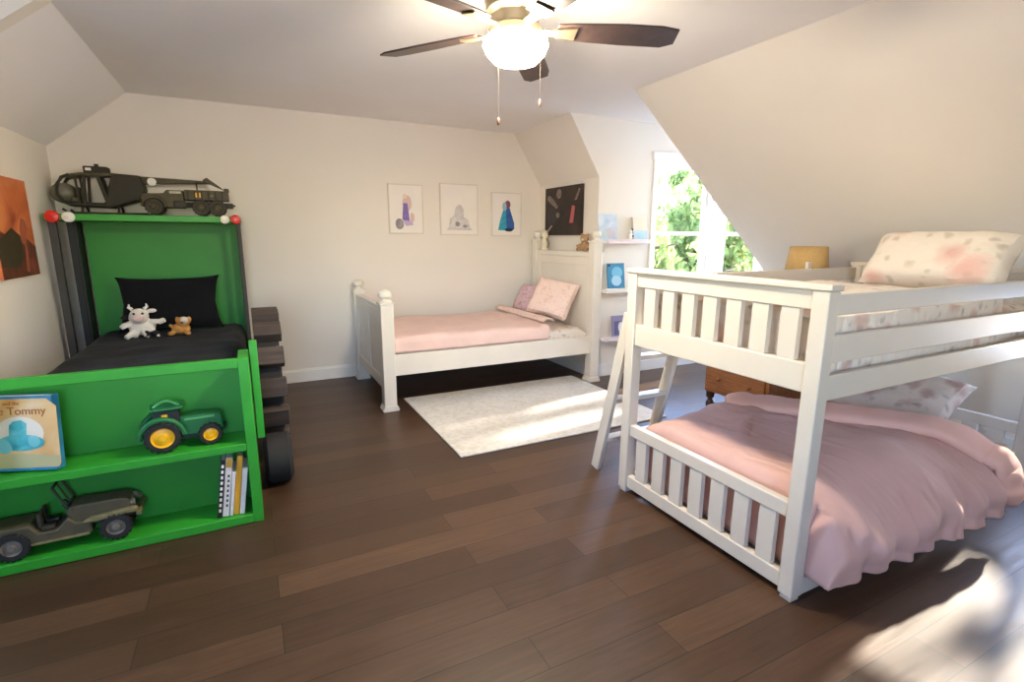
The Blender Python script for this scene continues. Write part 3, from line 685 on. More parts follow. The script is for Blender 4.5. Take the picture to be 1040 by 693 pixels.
# ------------------------------------------------------------------ pictures
def picture_flat(name, label, axis, a, u0, u1, z0, z1, fr, art_layers, mats, fw_=0.012, depth=0.018, group=None, cat='picture', facing=-1):
    """axis 'y': hangs on plane y=a facing -y; axis 'x': plane x=a facing facing*x"""
    uc, zc_ = (u0 + u1) / 2, z0
    loc = (uc, a, z0) if axis == 'y' else (a, uc, z0)
    rz = 0 if axis == 'y' else (-PI / 2 if facing < 0 else PI / 2)
    t_ = thing(name, label, cat, loc, (0, 0, rz), group)
    w_, h_ = (u1 - u0), (z1 - z0)
    if fr is not None:
        m_ = MB(); m_.box(-w_ / 2, -w_ / 2 + fw_, -depth, 0, 0, h_); m_.box(w_ / 2 - fw_, w_ / 2, -depth, 0, 0, h_)
        m_.box(-w_ / 2 + fw_, w_ / 2 - fw_, -depth, 0, 0, fw_); m_.box(-w_ / 2 + fw_, w_ / 2 - fw_, -depth, 0, h_ - fw_, h_); m_.build('frame', fr, t_, bevel=0.0015, local=True)
    else: fw_ = 0
    m_ = MB(); y0 = -depth + (0.004 if fr is not None else 0)
    m_.box(-w_ / 2 + fw_, w_ / 2 - fw_, y0, -0.001, fw_, h_ - fw_, 0)
    for (kind, mi, data) in art_layers:
        y0 -= 0.0004
        if kind == 'poly': m_.prism([(p_[0] * w_, p_[1] * h_) for p_ in data], 'y', y0, y0 + 0.0006, mi)
        else:
            cx, cz, rx, rz_ = data; n_ = 22
            m_.prism([(cx * w_ + rx * w_ * math.cos(2 * PI * k / n_), cz * h_ + rz_ * h_ * math.sin(2 * PI * k / n_)) for k in range(n_)], 'y', y0, y0 + 0.0006, mi)
    m_.build('print', mats, t_, local=True, smooth=0)
    return t_
PR = plain('print_paper', '#efe9e2', 0.6, var=0.02)
s92 = 0.92
picture_flat('framed_print', 'framed print of a purple and lilac figure, leftmost on back wall', 'y', YB - 0.001, 1.275, 1.63, 1.41, 1.892, FRAME,
    [('ell', 3, (0.03, 0.62, 0.13, 0.16)), ('poly', 1, [(-0.08, 0.62), (0.04, 0.62), (0.09, 0.28), (0.14, 0.2), (-0.02, 0.2), (-0.12, 0.3)]), ('poly', 2, [(-0.1, 0.28), (0.16, 0.26), (0.2, 0.18), (-0.02, 0.16)]), ('ell', 4, (-0.2, 0.2, 0.12, 0.11)), ('ell', 5, (-0.03, 0.76, 0.06, 0.05)), ('ell', 3, (0.17, 0.33, 0.06, 0.1))],
    [PR, blotch_mat('purple_wash', ['#6a549e', '#8d76bb'], 20), plain('lilac_wash', '#c3aed6', 0.6), plain('rose_wash', '#d9bcb8', 0.6), blotch_mat('grey_wash', ['#6e6a6c', '#a7a1a2'], 30), plain('skin_wash', '#e6d2bf', 0.6)], group='prints on the back wall')
picture_flat('framed_print', 'framed print of a pale grey building sketch, middle of back wall', 'y', YB - 0.001, 1.805, 2.228, 1.40, 1.922, FRAME,
    [('poly', 1, [(-0.28, 0.12), (0.28, 0.12), (0.25, 0.3), (0.12, 0.36), (-0.15, 0.38), (-0.25, 0.32)]), ('poly', 2, [(-0.14, 0.34), (0.12, 0.33), (0.12, 0.5), (0.06, 0.58), (0.0, 0.6), (-0.07, 0.57), (-0.12, 0.48)]), ('ell', 3, (-0.05, 0.22, 0.06, 0.05)), ('ell', 3, (0.15, 0.18, 0.06, 0.03)), ('poly', 2, [(-0.33, 0.1), (0.35, 0.1), (0.3, 0.15), (-0.3, 0.15)])],
    [PR, blotch_mat('grey_sketch', ['#b9b3b4', '#d6d0cd', '#e6e0da'], 25), blotch_mat('grey_sketch_pale', ['#c2bcbd', '#dcd6d2'], 25), plain('grey_sketch_dark', '#8f8a90', 0.6)], group='prints on the back wall')
picture_flat('framed_print', 'framed print of a teal and blue dress shape, rightmost on back wall', 'y', YB - 0.001, 2.385, 2.75, 1.392, 1.858, FRAME,
    [('poly', 1, [(-0.1, 0.62), (0.02, 0.62), (0.1, 0.13), (-0.28, 0.14), (-0.2, 0.4)]), ('poly', 2, [(0.0, 0.66), (0.1, 0.66), (0.26, 0.3), (0.26, 0.16), (0.02, 0.13), (-0.02, 0.4)]), ('ell', 3, (0.04, 0.73, 0.09, 0.09)), ('ell', 4, (-0.07, 0.68, 0.07, 0.1)), ('ell', 5, (0.08, 0.15, 0.14, 0.04))],
    [PR, blotch_mat('teal_wash', ['#1f8ab0', '#43aec4'], 20), blotch_mat('blue_wash', ['#2b4e9a', '#3f6db5'], 20), plain('maroon_wash', '#7d4a55', 0.6), plain('pale_blue_wash', '#9bb7c8', 0.6), plain('navy_wash', '#1d2a4a', 0.6)], group='prints on the back wall')
DARK = blotch_mat('dark_poster', ['#140e0c', '#261914', '#3a2820'], 6.0)
picture_flat('dark_poster', 'dark brown poster with red streak above the white headboard', 'x', KX - 0.001, 4.335, 5.03, 1.405, 1.90, None,
    [('poly', 1, [(0.2, 0.25), (0.3, 0.25), (0.34, 0.58), (0.26, 0.6)]), ('poly', 2, [(-0.46, 0.05), (-0.42, 0.05), (-0.2, 0.27), (-0.23, 0.3)]), ('ell', 3, (-0.1, 0.86, 0.07, 0.1)), ('poly', 3, [(-0.4, 0.72), (-0.3, 0.8), (-0.12, 0.6), (-0.16, 0.55)]), ('poly', 3, [(0.32, 0.7), (0.38, 0.7), (0.47, 0.9), (0.43, 0.93)]), ('ell', 4, (-0.28, 0.4, 0.14, 0.2)), ('ell', 3, (-0.37, 0.78, 0.06, 0.06)), ('ell', 3, (-0.12, 0.42, 0.05, 0.06))],
    [DARK, plain('poster_red', '#b5595c', 0.5), plain('poster_white', '#b8aca0', 0.5), plain('poster_grey', '#7d7068', 0.5, var=0.3, vscale=30), plain('poster_dusk', '#2f2a30', 0.5)], depth=0.03, cat='poster')
picture_flat('orange_poster', 'fiery orange and dark red poster on the left wall', 'x', XL + 0.001, 3.93, 4.52, 1.125, 1.72, None,
    [('poly', 1, [(-0.5, 0.0), (0.5, 0.0), (0.5, 0.3), (0.2, 0.42), (-0.1, 0.38), (-0.5, 0.5)]), ('poly', 2, [(0.1, 0.36), (0.14, 0.52), (0.2, 0.6), (0.28, 0.59), (0.33, 0.5), (0.27, 0.42), (0.24, 0.3)]), ('poly', 3, [(-0.5, 0.36), (-0.1, 0.5), (0.1, 0.42), (0.12, 0.2), (-0.1, 0.1), (-0.5, 0.12)]), ('poly', 2, [(0.12, 0.05), (0.16, 0.18), (0.2, 0.34), (0.25, 0.3), (0.22, 0.14), (0.2, 0.04)])],
    [blotch_mat('orange_poster_print', ['#9c3f26', '#c96a3a', '#e08f55'], 4.0), blotch_mat('dark_red_print', ['#3b1f19', '#6b2d22', '#8a3c2c'], 7.0), blotch_mat('red_print', ['#8f4632', '#b4604a'], 9.0), blotch_mat('umber_print', ['#2e2218', '#4b3325'], 9.0)], depth=0.025, cat='poster', facing=1)

# ------------------------------------------------------------------ white bed at the back
b2 = thing('white_bed', 'white wooden single bed with post finials along the back wall', 'bed', (1.87, 4.55, 0))
FIN = [(0.048, 0.0), (0.05, 0.012), (0.034, 0.022), (0.03, 0.034), (0.05, 0.052), (0.056, 0.075), (0.05, 0.1), (0.03, 0.118), (0.012, 0.126)]
FOOT = [(0.062, 0.0), (0.066, 0.012), (0.062, 0.03), (0.05, 0.04), (0.046, 0.06)]
def bpost(xc, yc, h, s=0.1, fscale=1.0, nm='post'):
    m_ = MB(); m_.box(xc - s / 2, xc + s / 2, yc - s / 2, yc + s / 2, 0.05, h); o_ = m_.build(nm, BEDW, b2, bevel=0.006)
    m_ = MB(); m_.prism([(-0.062, 0), (0.062, 0), (0.066, 0.016), (0.05, 0.05), (-0.05, 0.05), (-0.066, 0.016)], 'y', -0.062, 0.062, 0, Matrix.Translation((xc, yc, 0))); m_.build('foot_block', BEDW, o_, bevel=0.005)
    m_ = MB(); m_.box(xc - s / 2 - 0.008, xc + s / 2 + 0.008, yc - s / 2 - 0.008, yc + s / 2 + 0.008, h, h + 0.014)
    m_.lathe([(r * fscale, h + 0.014 + z * 0.8) for r, z in FIN], (xc, yc, 0), 24); m_.build('finial', BEDW, o_)
YF, YK = 4.0, 5.085
bpost(0.93, YF, 0.865); bpost(0.93, YK, 0.865)
bpost(2.915, YF, 1.34, 0.095, 0.9); bpost(2.915, YK, 1.34, 0.095, 0.9)
p = MB(); p.box(0.905, 0.945, YF + 0.05, YK - 0.05, 0.17, 0.83); fb = p.build('footboard', BEDW, b2)
p = MB(); p.box(0.895, 0.955, YF + 0.05, YK - 0.05, 0.81, 0.845); p.build('footboard_cap', BEDW, fb, bevel=0.006)
p = MB()
n_ = 2; y0, y1 = YF + 0.05, YK - 0.05
for yy in (y0, (y0 + y1) / 2 - 0.035, y1 - 0.07): p.box(0.893, 0.905, yy, yy + 0.07, 0.26, 0.73)
p.box(0.893, 0.905, y0, y1, 0.17, 0.26); p.box(0.893, 0.905, y0, y1, 0.73, 0.81); p.build('footboard_moulding', BEDW, fb, bevel=0.004)
p = MB(); p.box(2.895, 2.935, YF + 0.047, YK - 0.047, 0.25, 1.22); hb = p.build('headboard', BEDW, b2)
p = MB(); p.box(2.875, 2.945, YF + 0.047, YK - 0.047, 1.2, 1.25); p.build('headboard_cap', BEDW, hb, bevel=0.006)
p = MB(); p.box(2.883, 2.895, YF + 0.047, YF + 0.12, 0.35, 1.2); p.box(2.883, 2.895, YK - 0.12, YK - 0.047, 0.35, 1.2); p.box(2.883, 2.895, YF + 0.12, YK - 0.12, 1.12, 1.2); p.build('headboard_moulding', BEDW, hb, bevel=0.004)
for yy in (YF - 0.03, YK + 0.005):
    p = MB(); p.box(0.98, 2.868, yy, yy + 0.03, 0.285, 0.455); p.build('side_rail', BEDW, b2, bevel=0.004)
p = MB()
for k in range(10): p.box(1.05 + k * 0.19, 1.14 + k * 0.19, YF, YK + 0.005, 0.30, 0.318)
p.build('slat_base', DRESS, b2)
m = soft_box(0.99, 2.86, YF + 0.03, YK - 0.005, 0.32, 0.525, 0.05, wr=0.004, seed=1)
tag(m.build('mattress', FLOR2), 'floral sheeted mattress on the white bed by back wall', 'mattress')
# pink blanket draped over mattress (stops short of the pillows)
def blanket2():
    m_ = MB()
    xa, xb = 0.985, 2.42
    def fn(u, v):
        w_ = v * 1.36
        x_ = xa + (xb - xa + 0.05 * math.sin(v * 5)) * u
        yn_ = noise.noise(Vector((x_ * 3.2, v * 5, 2.0))); n2 = noise.noise(Vector((x_ * 9, v * 14, 7.0)))
        if w_ < 0.11: return (x_, YF + 0.014 + 0.003 * n2, 0.458 + w_ * 0.9 + 0.003 * yn_)
        y_ = YF + 0.016 + (w_ - 0.11) * (YK - 0.026 - YF) / 1.25
        d = min(w_ - 0.11, 0.06); z_ = 0.557 + 0.02 * math.sin(min(1, d / 0.06) * PI / 2) + 0.018 * yn_ + 0.010 * abs(n2)
        if u > 0.93: z_ += 0.02 * math.sin((u - 0.93) / 0.07 * PI)
        return (x_, y_, z_)
    m_.grid(70, 60, fn); return m_
tag(blanket2().build('blanket', PINK2, solid=0.012, smooth=60), 'pale pink blanket spread over the white bed', 'blanket')
p = MB(); p.grid(24, 50, lambda u, v: (2.37 + 0.13 * u, YF + 0.03 + v * (YK - YF - 0.06), 0.622 + 0.025 * math.sin(u * PI) + 0.006 * noise.noise(Vector((u * 3, v * 9, 1)))))
tag(p.build('blanket_cuff', FLOR3, solid=0.014, smooth=60), 'blush turned-down sheet edge across the white bed', 'sheet')
p = MB(); p.pillow(0.46, 0.40, 0.15, None, 0.008, 2)
o = p.build('pillow', FLOR3, local=True, origin=(2.675, 4.36, 0.79)); o.rotation_euler = Euler((math.radians(58), math.radians(8), math.radians(-62)))
tag(o, 'blush floral pillow leaning at the white headboard', 'pillow')
p = MB(); p.pillow(0.42, 0.34, 0.13, None, 0.008, 9)
o = p.build('pillow', PURP, local=True, origin=(2.69, 4.83, 0.725)); o.rotation_euler = Euler((math.radians(60), 0, math.radians(-75)))
tag(o, 'mauve floral pillow behind the blush pillow by back wall', 'pillow')
# headboard ornaments
t = thing('plush_bear', 'small brown plush animal perched on white headboard corner', 'plush toy', (2.915, 4.17, 1.252), (0, 0, -1.2))
p = MB(); p.ball((0, 0, 0.05), (0.05, 0.045, 0.05)); p.ball((0, -0.015, 0.12), 0.042)
for s in (-1, 1): p.ball((s * 0.035, -0.01, 0.157), 0.016); p.tube([(s * 0.03, -0.02, 0.06), (s * 0.075, -0.04, 0.045)], [0.018, 0.015]); p.tube([(s * 0.025, -0.03, 0.03), (s * 0.05, -0.075, 0.016)], [0.02, 0.016])
b = p.build('bear_body', plain('brown_plush', '#a5825f', 0.95, var=0.2, vscale=40), t, local=True); remesh(b, 0.006)
p = MB(); p.ball((0, -0.055, 0.11), 0.014); p.build('snout', plain('plush_cream', '#d9c4a5', 0.95), t, local=True)
t = thing('figurine', 'small cream figurine on the headboard near back wall', 'figurine', (2.91, 4.93, 1.251), (0, 0, -1.2))
p = MB(); p.lathe([(0.04, 0), (0.042, 0.015), (0.03, 0.05), (0.035, 0.09), (0.022, 0.125), (0.034, 0.15), (0.036, 0.175), (0.026, 0.2), (0.008, 0.212)], n=20); p.build('figure_body', plain('cream_figure', '#e6dcc4', 0.7), t, local=True)
p = MB(); p.tube([(0.03, 0, 0.12), (0.06, -0.01, 0.07), (0.055, -0.02, 0.02)], [0.014, 0.012, 0.01]); p.build('scarf', plain('figure_taupe', '#8d8676', 0.8), t, local=True)  # scarf in a darker grey-brown than the cream body

# ------------------------------------------------------------------ ledge shelves with books
def ledge(x0, x1, z, mat, label):
    t_ = thing('ledge_shelf', label, 'shelf', ((x0 + x1) / 2, YA - 0.05, z), group='ledge shelves beside the window')
    m_ = MB(); m_.box(x0, x1, YA - 0.1, YA - 0.001, z - 0.02, z); m_.build('shelf_board', mat, t_, bevel=0.002)
    m_ = MB(); m_.box(x0, x1, YA - 0.1, YA - 0.086, z, z + 0.022); m_.build('front_lip', mat, t_, bevel=0.002)
LILAC = plain('lilac_white', '#e9dce0', 0.5)
ledge(3.06, 3.58, 1.345, LILAC, 'top ledge shelf holding two books beside the window')
ledge(3.06, 3.58, 0.875, TRIM, 'middle ledge shelf holding a bright blue book')
ledge(3.06, 3.58, 0.395, LILAC, 'lowest ledge shelf holding a purple framed book')  # lilac shade on this ledge is put into its colour
def face_book(label, xc, z, w_, h_, cover, art, artm, th=0.014):
    t_ = thing('book', label, 'book', (xc, YA - 0.062, z + 0.0035), (math.radians(-8), 0, 0), 'books on the ledge shelves')
    m_ = MB(); k = 0.002; m_.box(-w_ / 2, w_ / 2, 0, k, 0, h_); m_.box(-w_ / 2, w_ / 2, th - k, th, 0, h_); m_.box(-w_ / 2, -w_ / 2 + k, k, th - k, 0, h_); cv_ = m_.build('cover', cover, t_, bevel=0.0008, local=True)
    m_ = MB(); m_.box(-w_ / 2 + k, w_ / 2 - 0.003, k, th - k, 0.003, h_ - 0.003); m_.build('pages', PAPER, t_, local=True)
    m_ = MB()
    for (mi, kind, data) in art:
        if kind == 'ell': m_.ball((data[0] * w_, -0.0004 - 0.0003 * mi, data[1] * h_), (data[2] * w_, 0.0008, data[3] * h_), mi, 18, 8)
        else: m_.prism([(q[0] * w_, q[1] * h_) for q in data], 'y', -0.0006 - 0.0003 * mi, 0.0003, mi)
    m_.build('cover_artwork', artm, cv_, local=True)
SKY_ = blotch_mat('pale_blue_cover', ['#a9bfd6', '#c7d3e2', '#dfe5ea'], 8)
face_book('large pale blue book on the left of top ledge shelf', 3.09, 1.345, 0.22, 0.26, SKY_, [(0, 'ell', (0.1, 0.3, 0.3, 0.2)), (1, 'ell', (-0.2, 0.25, 0.15, 0.15))], [plain('cover_grey', '#c8c3cd', 0.5), plain('cover_mint', '#bcd0d2', 0.5)])
face_book('cream and blue book on top ledge shelf next to window', 3.475, 1.345, 0.19, 0.235, plain('cream_cover', '#ddd3bf', 0.5), [(0, 'poly', [(-0.5, 0.02), (0.5, 0.02), (0.5, 0.45), (-0.5, 0.45)]), (1, 'ell', (0.05, 0.25, 0.3, 0.15)), (2, 'poly', [(-0.5, 0.02), (-0.42, 0.02), (-0.42, 0.98), (-0.5, 0.98)])], [plain('cover_sky', '#b9cbdc', 0.5), plain('cover_aqua', '#a6cdd2', 0.5), plain('cover_brown', '#9d8c82', 0.5)])
face_book('bright blue book on the middle ledge shelf', 3.215, 0.875, 0.205, 0.262, BOOKB, [(0, 'ell', (0.05, 0.65, 0.32, 0.22)), (1, 'ell', (0.0, 0.35, 0.3, 0.2)), (2, 'ell', (-0.4, 0.92, 0.08, 0.05))], [plain('cover_light_blue', '#6db7d8', 0.5), plain('cover_pale_blue', '#a5cfe6', 0.5), BLACK])
face_book('purple grey book with white animal on lowest ledge shelf', 3.29, 0.395, 0.20, 0.22, BOOKL, [(0, 'poly', [(-0.38, 0.12), (0.38, 0.12), (0.38, 0.75), (-0.38, 0.75)]), (1, 'ell', (0.05, 0.45, 0.18, 0.25)), (1, 'ell', (0.02, 0.2, 0.1, 0.12))], [plain('cover_dusk', '#5f5a7c', 0.5), plain('cover_white', '#e9e6ec', 0.5)])
t = thing('figurine', 'tiny white and black animal figurine on top ledge shelf', 'figurine', (3.33, YA - 0.092, 1.369))
p = MB(); p.ball((0, 0, 0.03), (0.028, 0.011, 0.03)); p.ball((-0.008, -0.003, 0.075), (0.022, 0.011, 0.02)); b = p.build('figure_body', WHT, t, local=True); remesh(b, 0.004, 3)
p = MB(); p.ball((0.012, -0.006, 0.092), (0.012, 0.009, 0.012)); p.ball((0.02, -0.006, 0.03), (0.013, 0.009, 0.013)); p.build('dark_spot', plain('plum', '#3d3040', 0.6), t, local=True)

# ------------------------------------------------------------------ rug
p = MB(); p.box(1.105, 2.83, 2.87, 4.215, 0.001, 0.013)
tag(p.build('rug', RUGM, bevel=0.004), 'cream white area rug in front of the white bed', 'rug')

# ------------------------------------------------------------------ bunk bed
bk = thing('bunk_bed', 'low white wooden bunk bed with slatted ends and ladder', 'bunk bed', (2.74, 1.58, 0))
X0, X1, Y0, Y1 = 1.75, 3.745, 1.06, 2.11; PT = 0.062
for (xx, yy) in ((X0, Y0), (X0, Y1 - PT), (X1 - PT, Y0), (X1 - PT, Y1 - PT)):
    p = MB(); p.box(xx, xx + PT, yy, yy + PT, 0.018, 1.205); po = p.build('post', BUNKW, bk, bevel=0.005)
    p = MB(); p.box(xx + 0.008, xx + PT - 0.008, yy + 0.008, yy + PT - 0.008, 0, 0.018); p.build('foot_pad', BUNKW, po)
for (xx, nm) in ((X0, 'foot'), (X1 - PT, 'head')):
    xa, xb = xx + 0.018, xx + 0.044
    p = MB(); p.box(xx - 0.006, xx + PT + 0.006, Y0 - 0.008, Y1 + 0.008, 1.205, 1.228); p.build('top_cap', BUNKW, bk, bevel=0.005)
    for (z0, z1, n2) in ((1.135, 1.205, 'top_rail'), (0.83, 0.94, 'upper_end_rail'), (0.33, 0.392, 'lower_end_rail'), (0.03, 0.098, 'bottom_rail')):
        p = MB(); p.box(xx + 0.012, xx + 0.05, Y0 + PT, Y1 - PT, z0, z1); p.build(n2, BUNKW, bk, bevel=0.004)
    span = Y1 - PT - Y0 - PT; g = 0.052; n = 7; sw = (span - 8 * g) / 7
    for k in range(n):
        ya = Y0 + PT + g + k * (sw + g)
        for (z0, z1) in ((0.94, 1.135), (0.098, 0.33)):
            p = MB(); p.box(xa, xb, ya, ya + sw, z0, z1); p.build('slat', BUNKW, bk, bevel=0.002)
for (ya, yb, sd) in ((Y0 + 0.008, Y0 + 0.034, 0), (Y1 - 0.034, Y1 - 0.008, 1)):
    for (z0, z1, n2) in ((1.117, 1.192, 'guard_rail'), (0.945, 1.045, 'guard_rail'), (0.805, 0.9, 'side_rail'), (0.0, 0.085, 'lower_side_rail')):
        xs = X0 + PT
        if sd and n2 == 'guard_rail': xs = 2.36
        p = MB(); p.box(xs, X1 - PT, ya, yb, z0 + (0.012 if z0 == 0 else 0), z1); p.build(n2, BUNKW, bk, bevel=0.004)
p = MB(); p.box(2.36, 2.40, Y1 - 0.008, Y1 + 0.008, 0.82, 1.19); p.build('guard_post', BUNKW, bk, bevel=0.003)
p = MB(); p.box(3.20, 3.235, Y1 - 0.008, Y1 + 0.012, 0.82, 1.235); p.build('guard_post', BUNKW, bk, bevel=0.003)
for z in (0.83, 0.03):
    p = MB()
    for k in range(12): p.box(X0 + 0.1 + k * 0.155, X0 + 0.19 + k * 0.155, Y0 + 0.034, Y1 - 0.034, z, z + 0.02)
    p.build('slat_base', BUNKW, bk)
p = MB(); p.box(X0 + PT, X1 - PT, Y0 + 0.034, Y1 - 0.034, 0.815, 0.829); p.build('deck_panel', BUNKW, bk)
# ladder
lt, lb = 2.14, 2.385
lad = MB()
for xx in (1.80, 2.20):
    lad.bar((xx, lb, 0.0), (xx, lt, 0.98), 0.028, 0.07, (0, 1, 0))
ld = lad.build('ladder', BUNKW, bk, bevel=0.004)
for z in (0.2, 0.46, 0.72):
    y = lb + (lt - lb) * z / 0.98
    p = MB(); p.box(1.815, 2.185, y - 0.035, y + 0.035, z - 0.012, z + 0.012); p.build('rung', BUNKW, ld, bevel=0.003)

# upper bedding
m = soft_box(X0 + PT + 0.05, X1 - PT - 0.004, Y0 + 0.095, Y1 - 0.045, 0.852, 1.05, 0.05, wr=0.012, seed=8)
tag(m.build('mattress', FLOR2), 'floral covered mattress on the upper bunk', 'mattress')
def quilt(xa, xb, ya, yb, z, mat, lab):
    m_ = MB()
    def fn(u, v):
        x_ = xa + (xb - xa) * u; n_ = noise.noise(Vector((x_ * 4.5, v * 5, 4))); w_ = 0.013 * noise.noise(Vector((x_ * 26, 1.0, 2.0))) + 0.006 * noise.noise(Vector((x_ * 60, 4.0, 2.0)))
        fq = min(1.0, u / 0.05)
        if u < 0.05: x_ = xa + 0.008 * noise.noise(Vector((1.0, v * 40, 2.0))) + 0.004
        if v < 0.25:
            q = v / 0.25; return (x_, ya + 0.012 + w_ * (1 - 0.5 * q), 0.865 + (z - 0.865 + 0.01 * n_) * q * fq)
        d = (v - 0.25) / 0.75
        return (x_, ya + 0.012 + (yb - ya - 0.012) * d, 0.865 + (z - 0.865) * fq + 0.035 * (1 - abs(2 * max(d, 0.0) - 1) ** 6) * (1 - abs(2 * u - 1) ** 10) + 0.012 * n_)
    m_.grid(220, 60, fn)
    return tag(m_.build('quilt', mat, solid=0.012, smooth=60), lab, 'quilt')
quilt(X0 + PT + 0.012, 3.2, Y0 + 0.046, Y1 - 0.055, 1.10, FLOR2, 'cream floral quilt lying on the upper bunk mattress')
p = MB(); p.pillow(0.70, 0.36, 0.21, None, 0.014, 4)
o = p.build('pillow', FLOR, local=True, origin=(3.475, 1.53, 1.262)); o.rotation_euler = Euler((math.radians(52), 0, math.radians(-90)))
tag(o, 'large floral pillow with pink flowers on the upper bunk', 'pillow')

# lower bedding
m = soft_box(X0 + PT + 0.12, X1 - PT - 0.006, Y0 + 0.045, Y1 - 0.065, 0.052, 0.285, 0.05, wr=0.006, seed=5)
tag(m.build('mattress', FLOR2), 'floral sheeted mattress on the lower bunk', 'mattress')
p = MB(); p.pillow(0.74, 0.46, 0.18, None, 0.016, 11)
o = p.build('pillow', floral('rose_floral_fabric', '#e4d6ca', '#b88d86', '#a3968a', 8.5, 14.0, 0.42), local=True, origin=(3.35, 1.64, 0.46)); o.rotation_euler = Euler((math.radians(30), 0, math.radians(-88)))
tag(o, 'faded floral pillow leaning on the lower bunk headboard', 'pillow')
def duvet():
    m_ = MB(); xa = X0 + PT + 0.012
    def edge(w):   # far end of the duvet (x) as a function of the distance across, 0 = hem at the front
        t_ = min(1, max(0, (w - 0.25) / 0.95)); return 3.16 - 0.66 * t_ ** 1.2
    def fn(u, v):
        w_ = v * 1.36                        # 0..0.34 hangs over the front, then across the mattress
        x_ = xa + (edge(w_) - xa) * u
        n1 = noise.noise(Vector((x_ * 2.3, w_ * 2.3, 3.3))); n2 = noise.noise(Vector((x_ * 7, w_ * 3, 9.1))); n3 = noise.noise(Vector((x_ * 15 + w_ * 3, w_ * 3, 1.7)))
        puff = min(1, u / 0.06) ** 0.5
        if u < 0.06:
            k_ = u / 0.06; ang = k_ * PI / 2; L_ = edge(w_) - xa
            x_ = xa + 0.004 + (0.06 * L_ - 0.004) * (1 - math.cos(ang))
            foot = 1 - math.sin(ang)
        else: foot = 0.0
        zt = 0.335 + 0.115 * puff * (0.6 + 0.4 * min(1, u * 2)) + 0.03 * n1 + 0.012 * n2 + 0.014 * max(0.0, 1 - 5 * abs(noise.noise(Vector((x_ * 3.1, w_ * 4.2, 6.6))))) + 0.006 * max(0.0, 1 - 5 * abs(n3))
        if w_ > 0.34:
            d = w_ - 0.34; y_ = 1.03 + d
            drop = 0.09 * max(0, 1 - d / 0.22) ** 2 + 0.08 * max(0, (d - 0.85) / 0.17) ** 2
            zz = (zt - drop) * (1 - foot) + 0.10 * foot
            return (x_, max(y_, Y0 + 0.04) if foot > 0 else y_, zz)
        q = 1 - w_ / 0.34                    # 0 at the top edge, 1 at the hem
        zh = 0.095 + 0.05 * u + 0.018 * n1
        sm_ = min(1, u / 0.18); out = 0.055 * math.sin(min(1, q * 1.25) * PI * 0.75) + 0.05 * u * q
        fold = (0.016 * math.sin(x_ * 34 + 5 * n1 + w_ * 5) + 0.005 * math.sin(x_ * 67 + 5 * n2 - w_ * 6) + 0.03 * n1 + 0.016 * n2) * min(1, q * 2.0 + 0.15)
        return (x_, 1.03 - out * (0.4 + 0.6 * sm_) - fold * sm_ - 0.03 * min(1, q * 2), ((zt - 0.09) * (1 - foot) + 0.10 * foot) * (1 - q) + min(zh, 0.1 + 1.0 * (1 - foot)) * q)
    m_.grid(210, 110, fn)
    return m_
dv = tag(duvet().build('duvet', PINK, solid=0.022, smooth=70), 'dusty pink duvet hanging over the front of the lower bunk', 'duvet')
def fold():
    m_ = MB(); n = 80; k = 18
    pts = []
    for i in range(n + 1):
        w_ = 1.3 * i / n
        t_ = min(1, max(0, (w_ - 0.25) / 0.95)); ex = 3.16 - 0.66 * t_ ** 1.2
        if w_ > 0.34: y_ = 1.03 + (w_ - 0.34); z_ = 0.47 - 0.09 * max(0, 1 - (w_ - 0.34) / 0.22) ** 2
        else:
            q = 1 - w_ / 0.34; y_ = 0.985 - 0.085 * q; z_ = 0.38 * (1 - q) + 0.17 * q
        pts.append(Vector((ex, y_, z_)))
    v = []; 
    for i, c_ in enumerate(pts):
        d = (pts[min(i + 1, n)] - pts[max(i - 1, 0)]).normalized()
        a = Vector((1, 0, 0)); a = (a - d * a.dot(d)).normalized(); b_ = d.cross(a).normalized()
        if b_.z < 0 and abs(b_.z) > 0.2: b_ = -b_
        nn = noise.noise(Vector((i * 0.13, 2, 1)))
        tip = min(1, (i + 1) / 6, (n - i + 1) / 5) ** 0.5
        for j in range(k):
            th = 2 * PI * j / k
            ra = 0.105 * (1 + 0.12 * nn) * tip; rb = 0.05 * (1 + 0.25 * noise.noise(Vector((i * 0.21, j * 0.4, 5)))) * tip
            v.append(c_ - a * 0.05 + a * (ra * math.cos(th)) + b_ * (rb * math.sin(th)))
    f_ = []
    for i in range(n):
        for j in range(k): j2 = (j + 1) % k; f_.append((i * k + j, i * k + j2, (i + 1) * k + j2, (i + 1) * k + j))
    f_.append(tuple(range(k))); f_.append(tuple(n * k + j for j in range(k - 1, -1, -1)))
    m_.add(v, f_); return m_
fold().build('turned_back_fold', plain('pink_lining', '#e8b9aa', 0.92, var=0.04, bump=0.2, bscale=10, sheen=0.1, spec=0.15), dv, smooth=80)['label'] = 'peach turned-back edge'

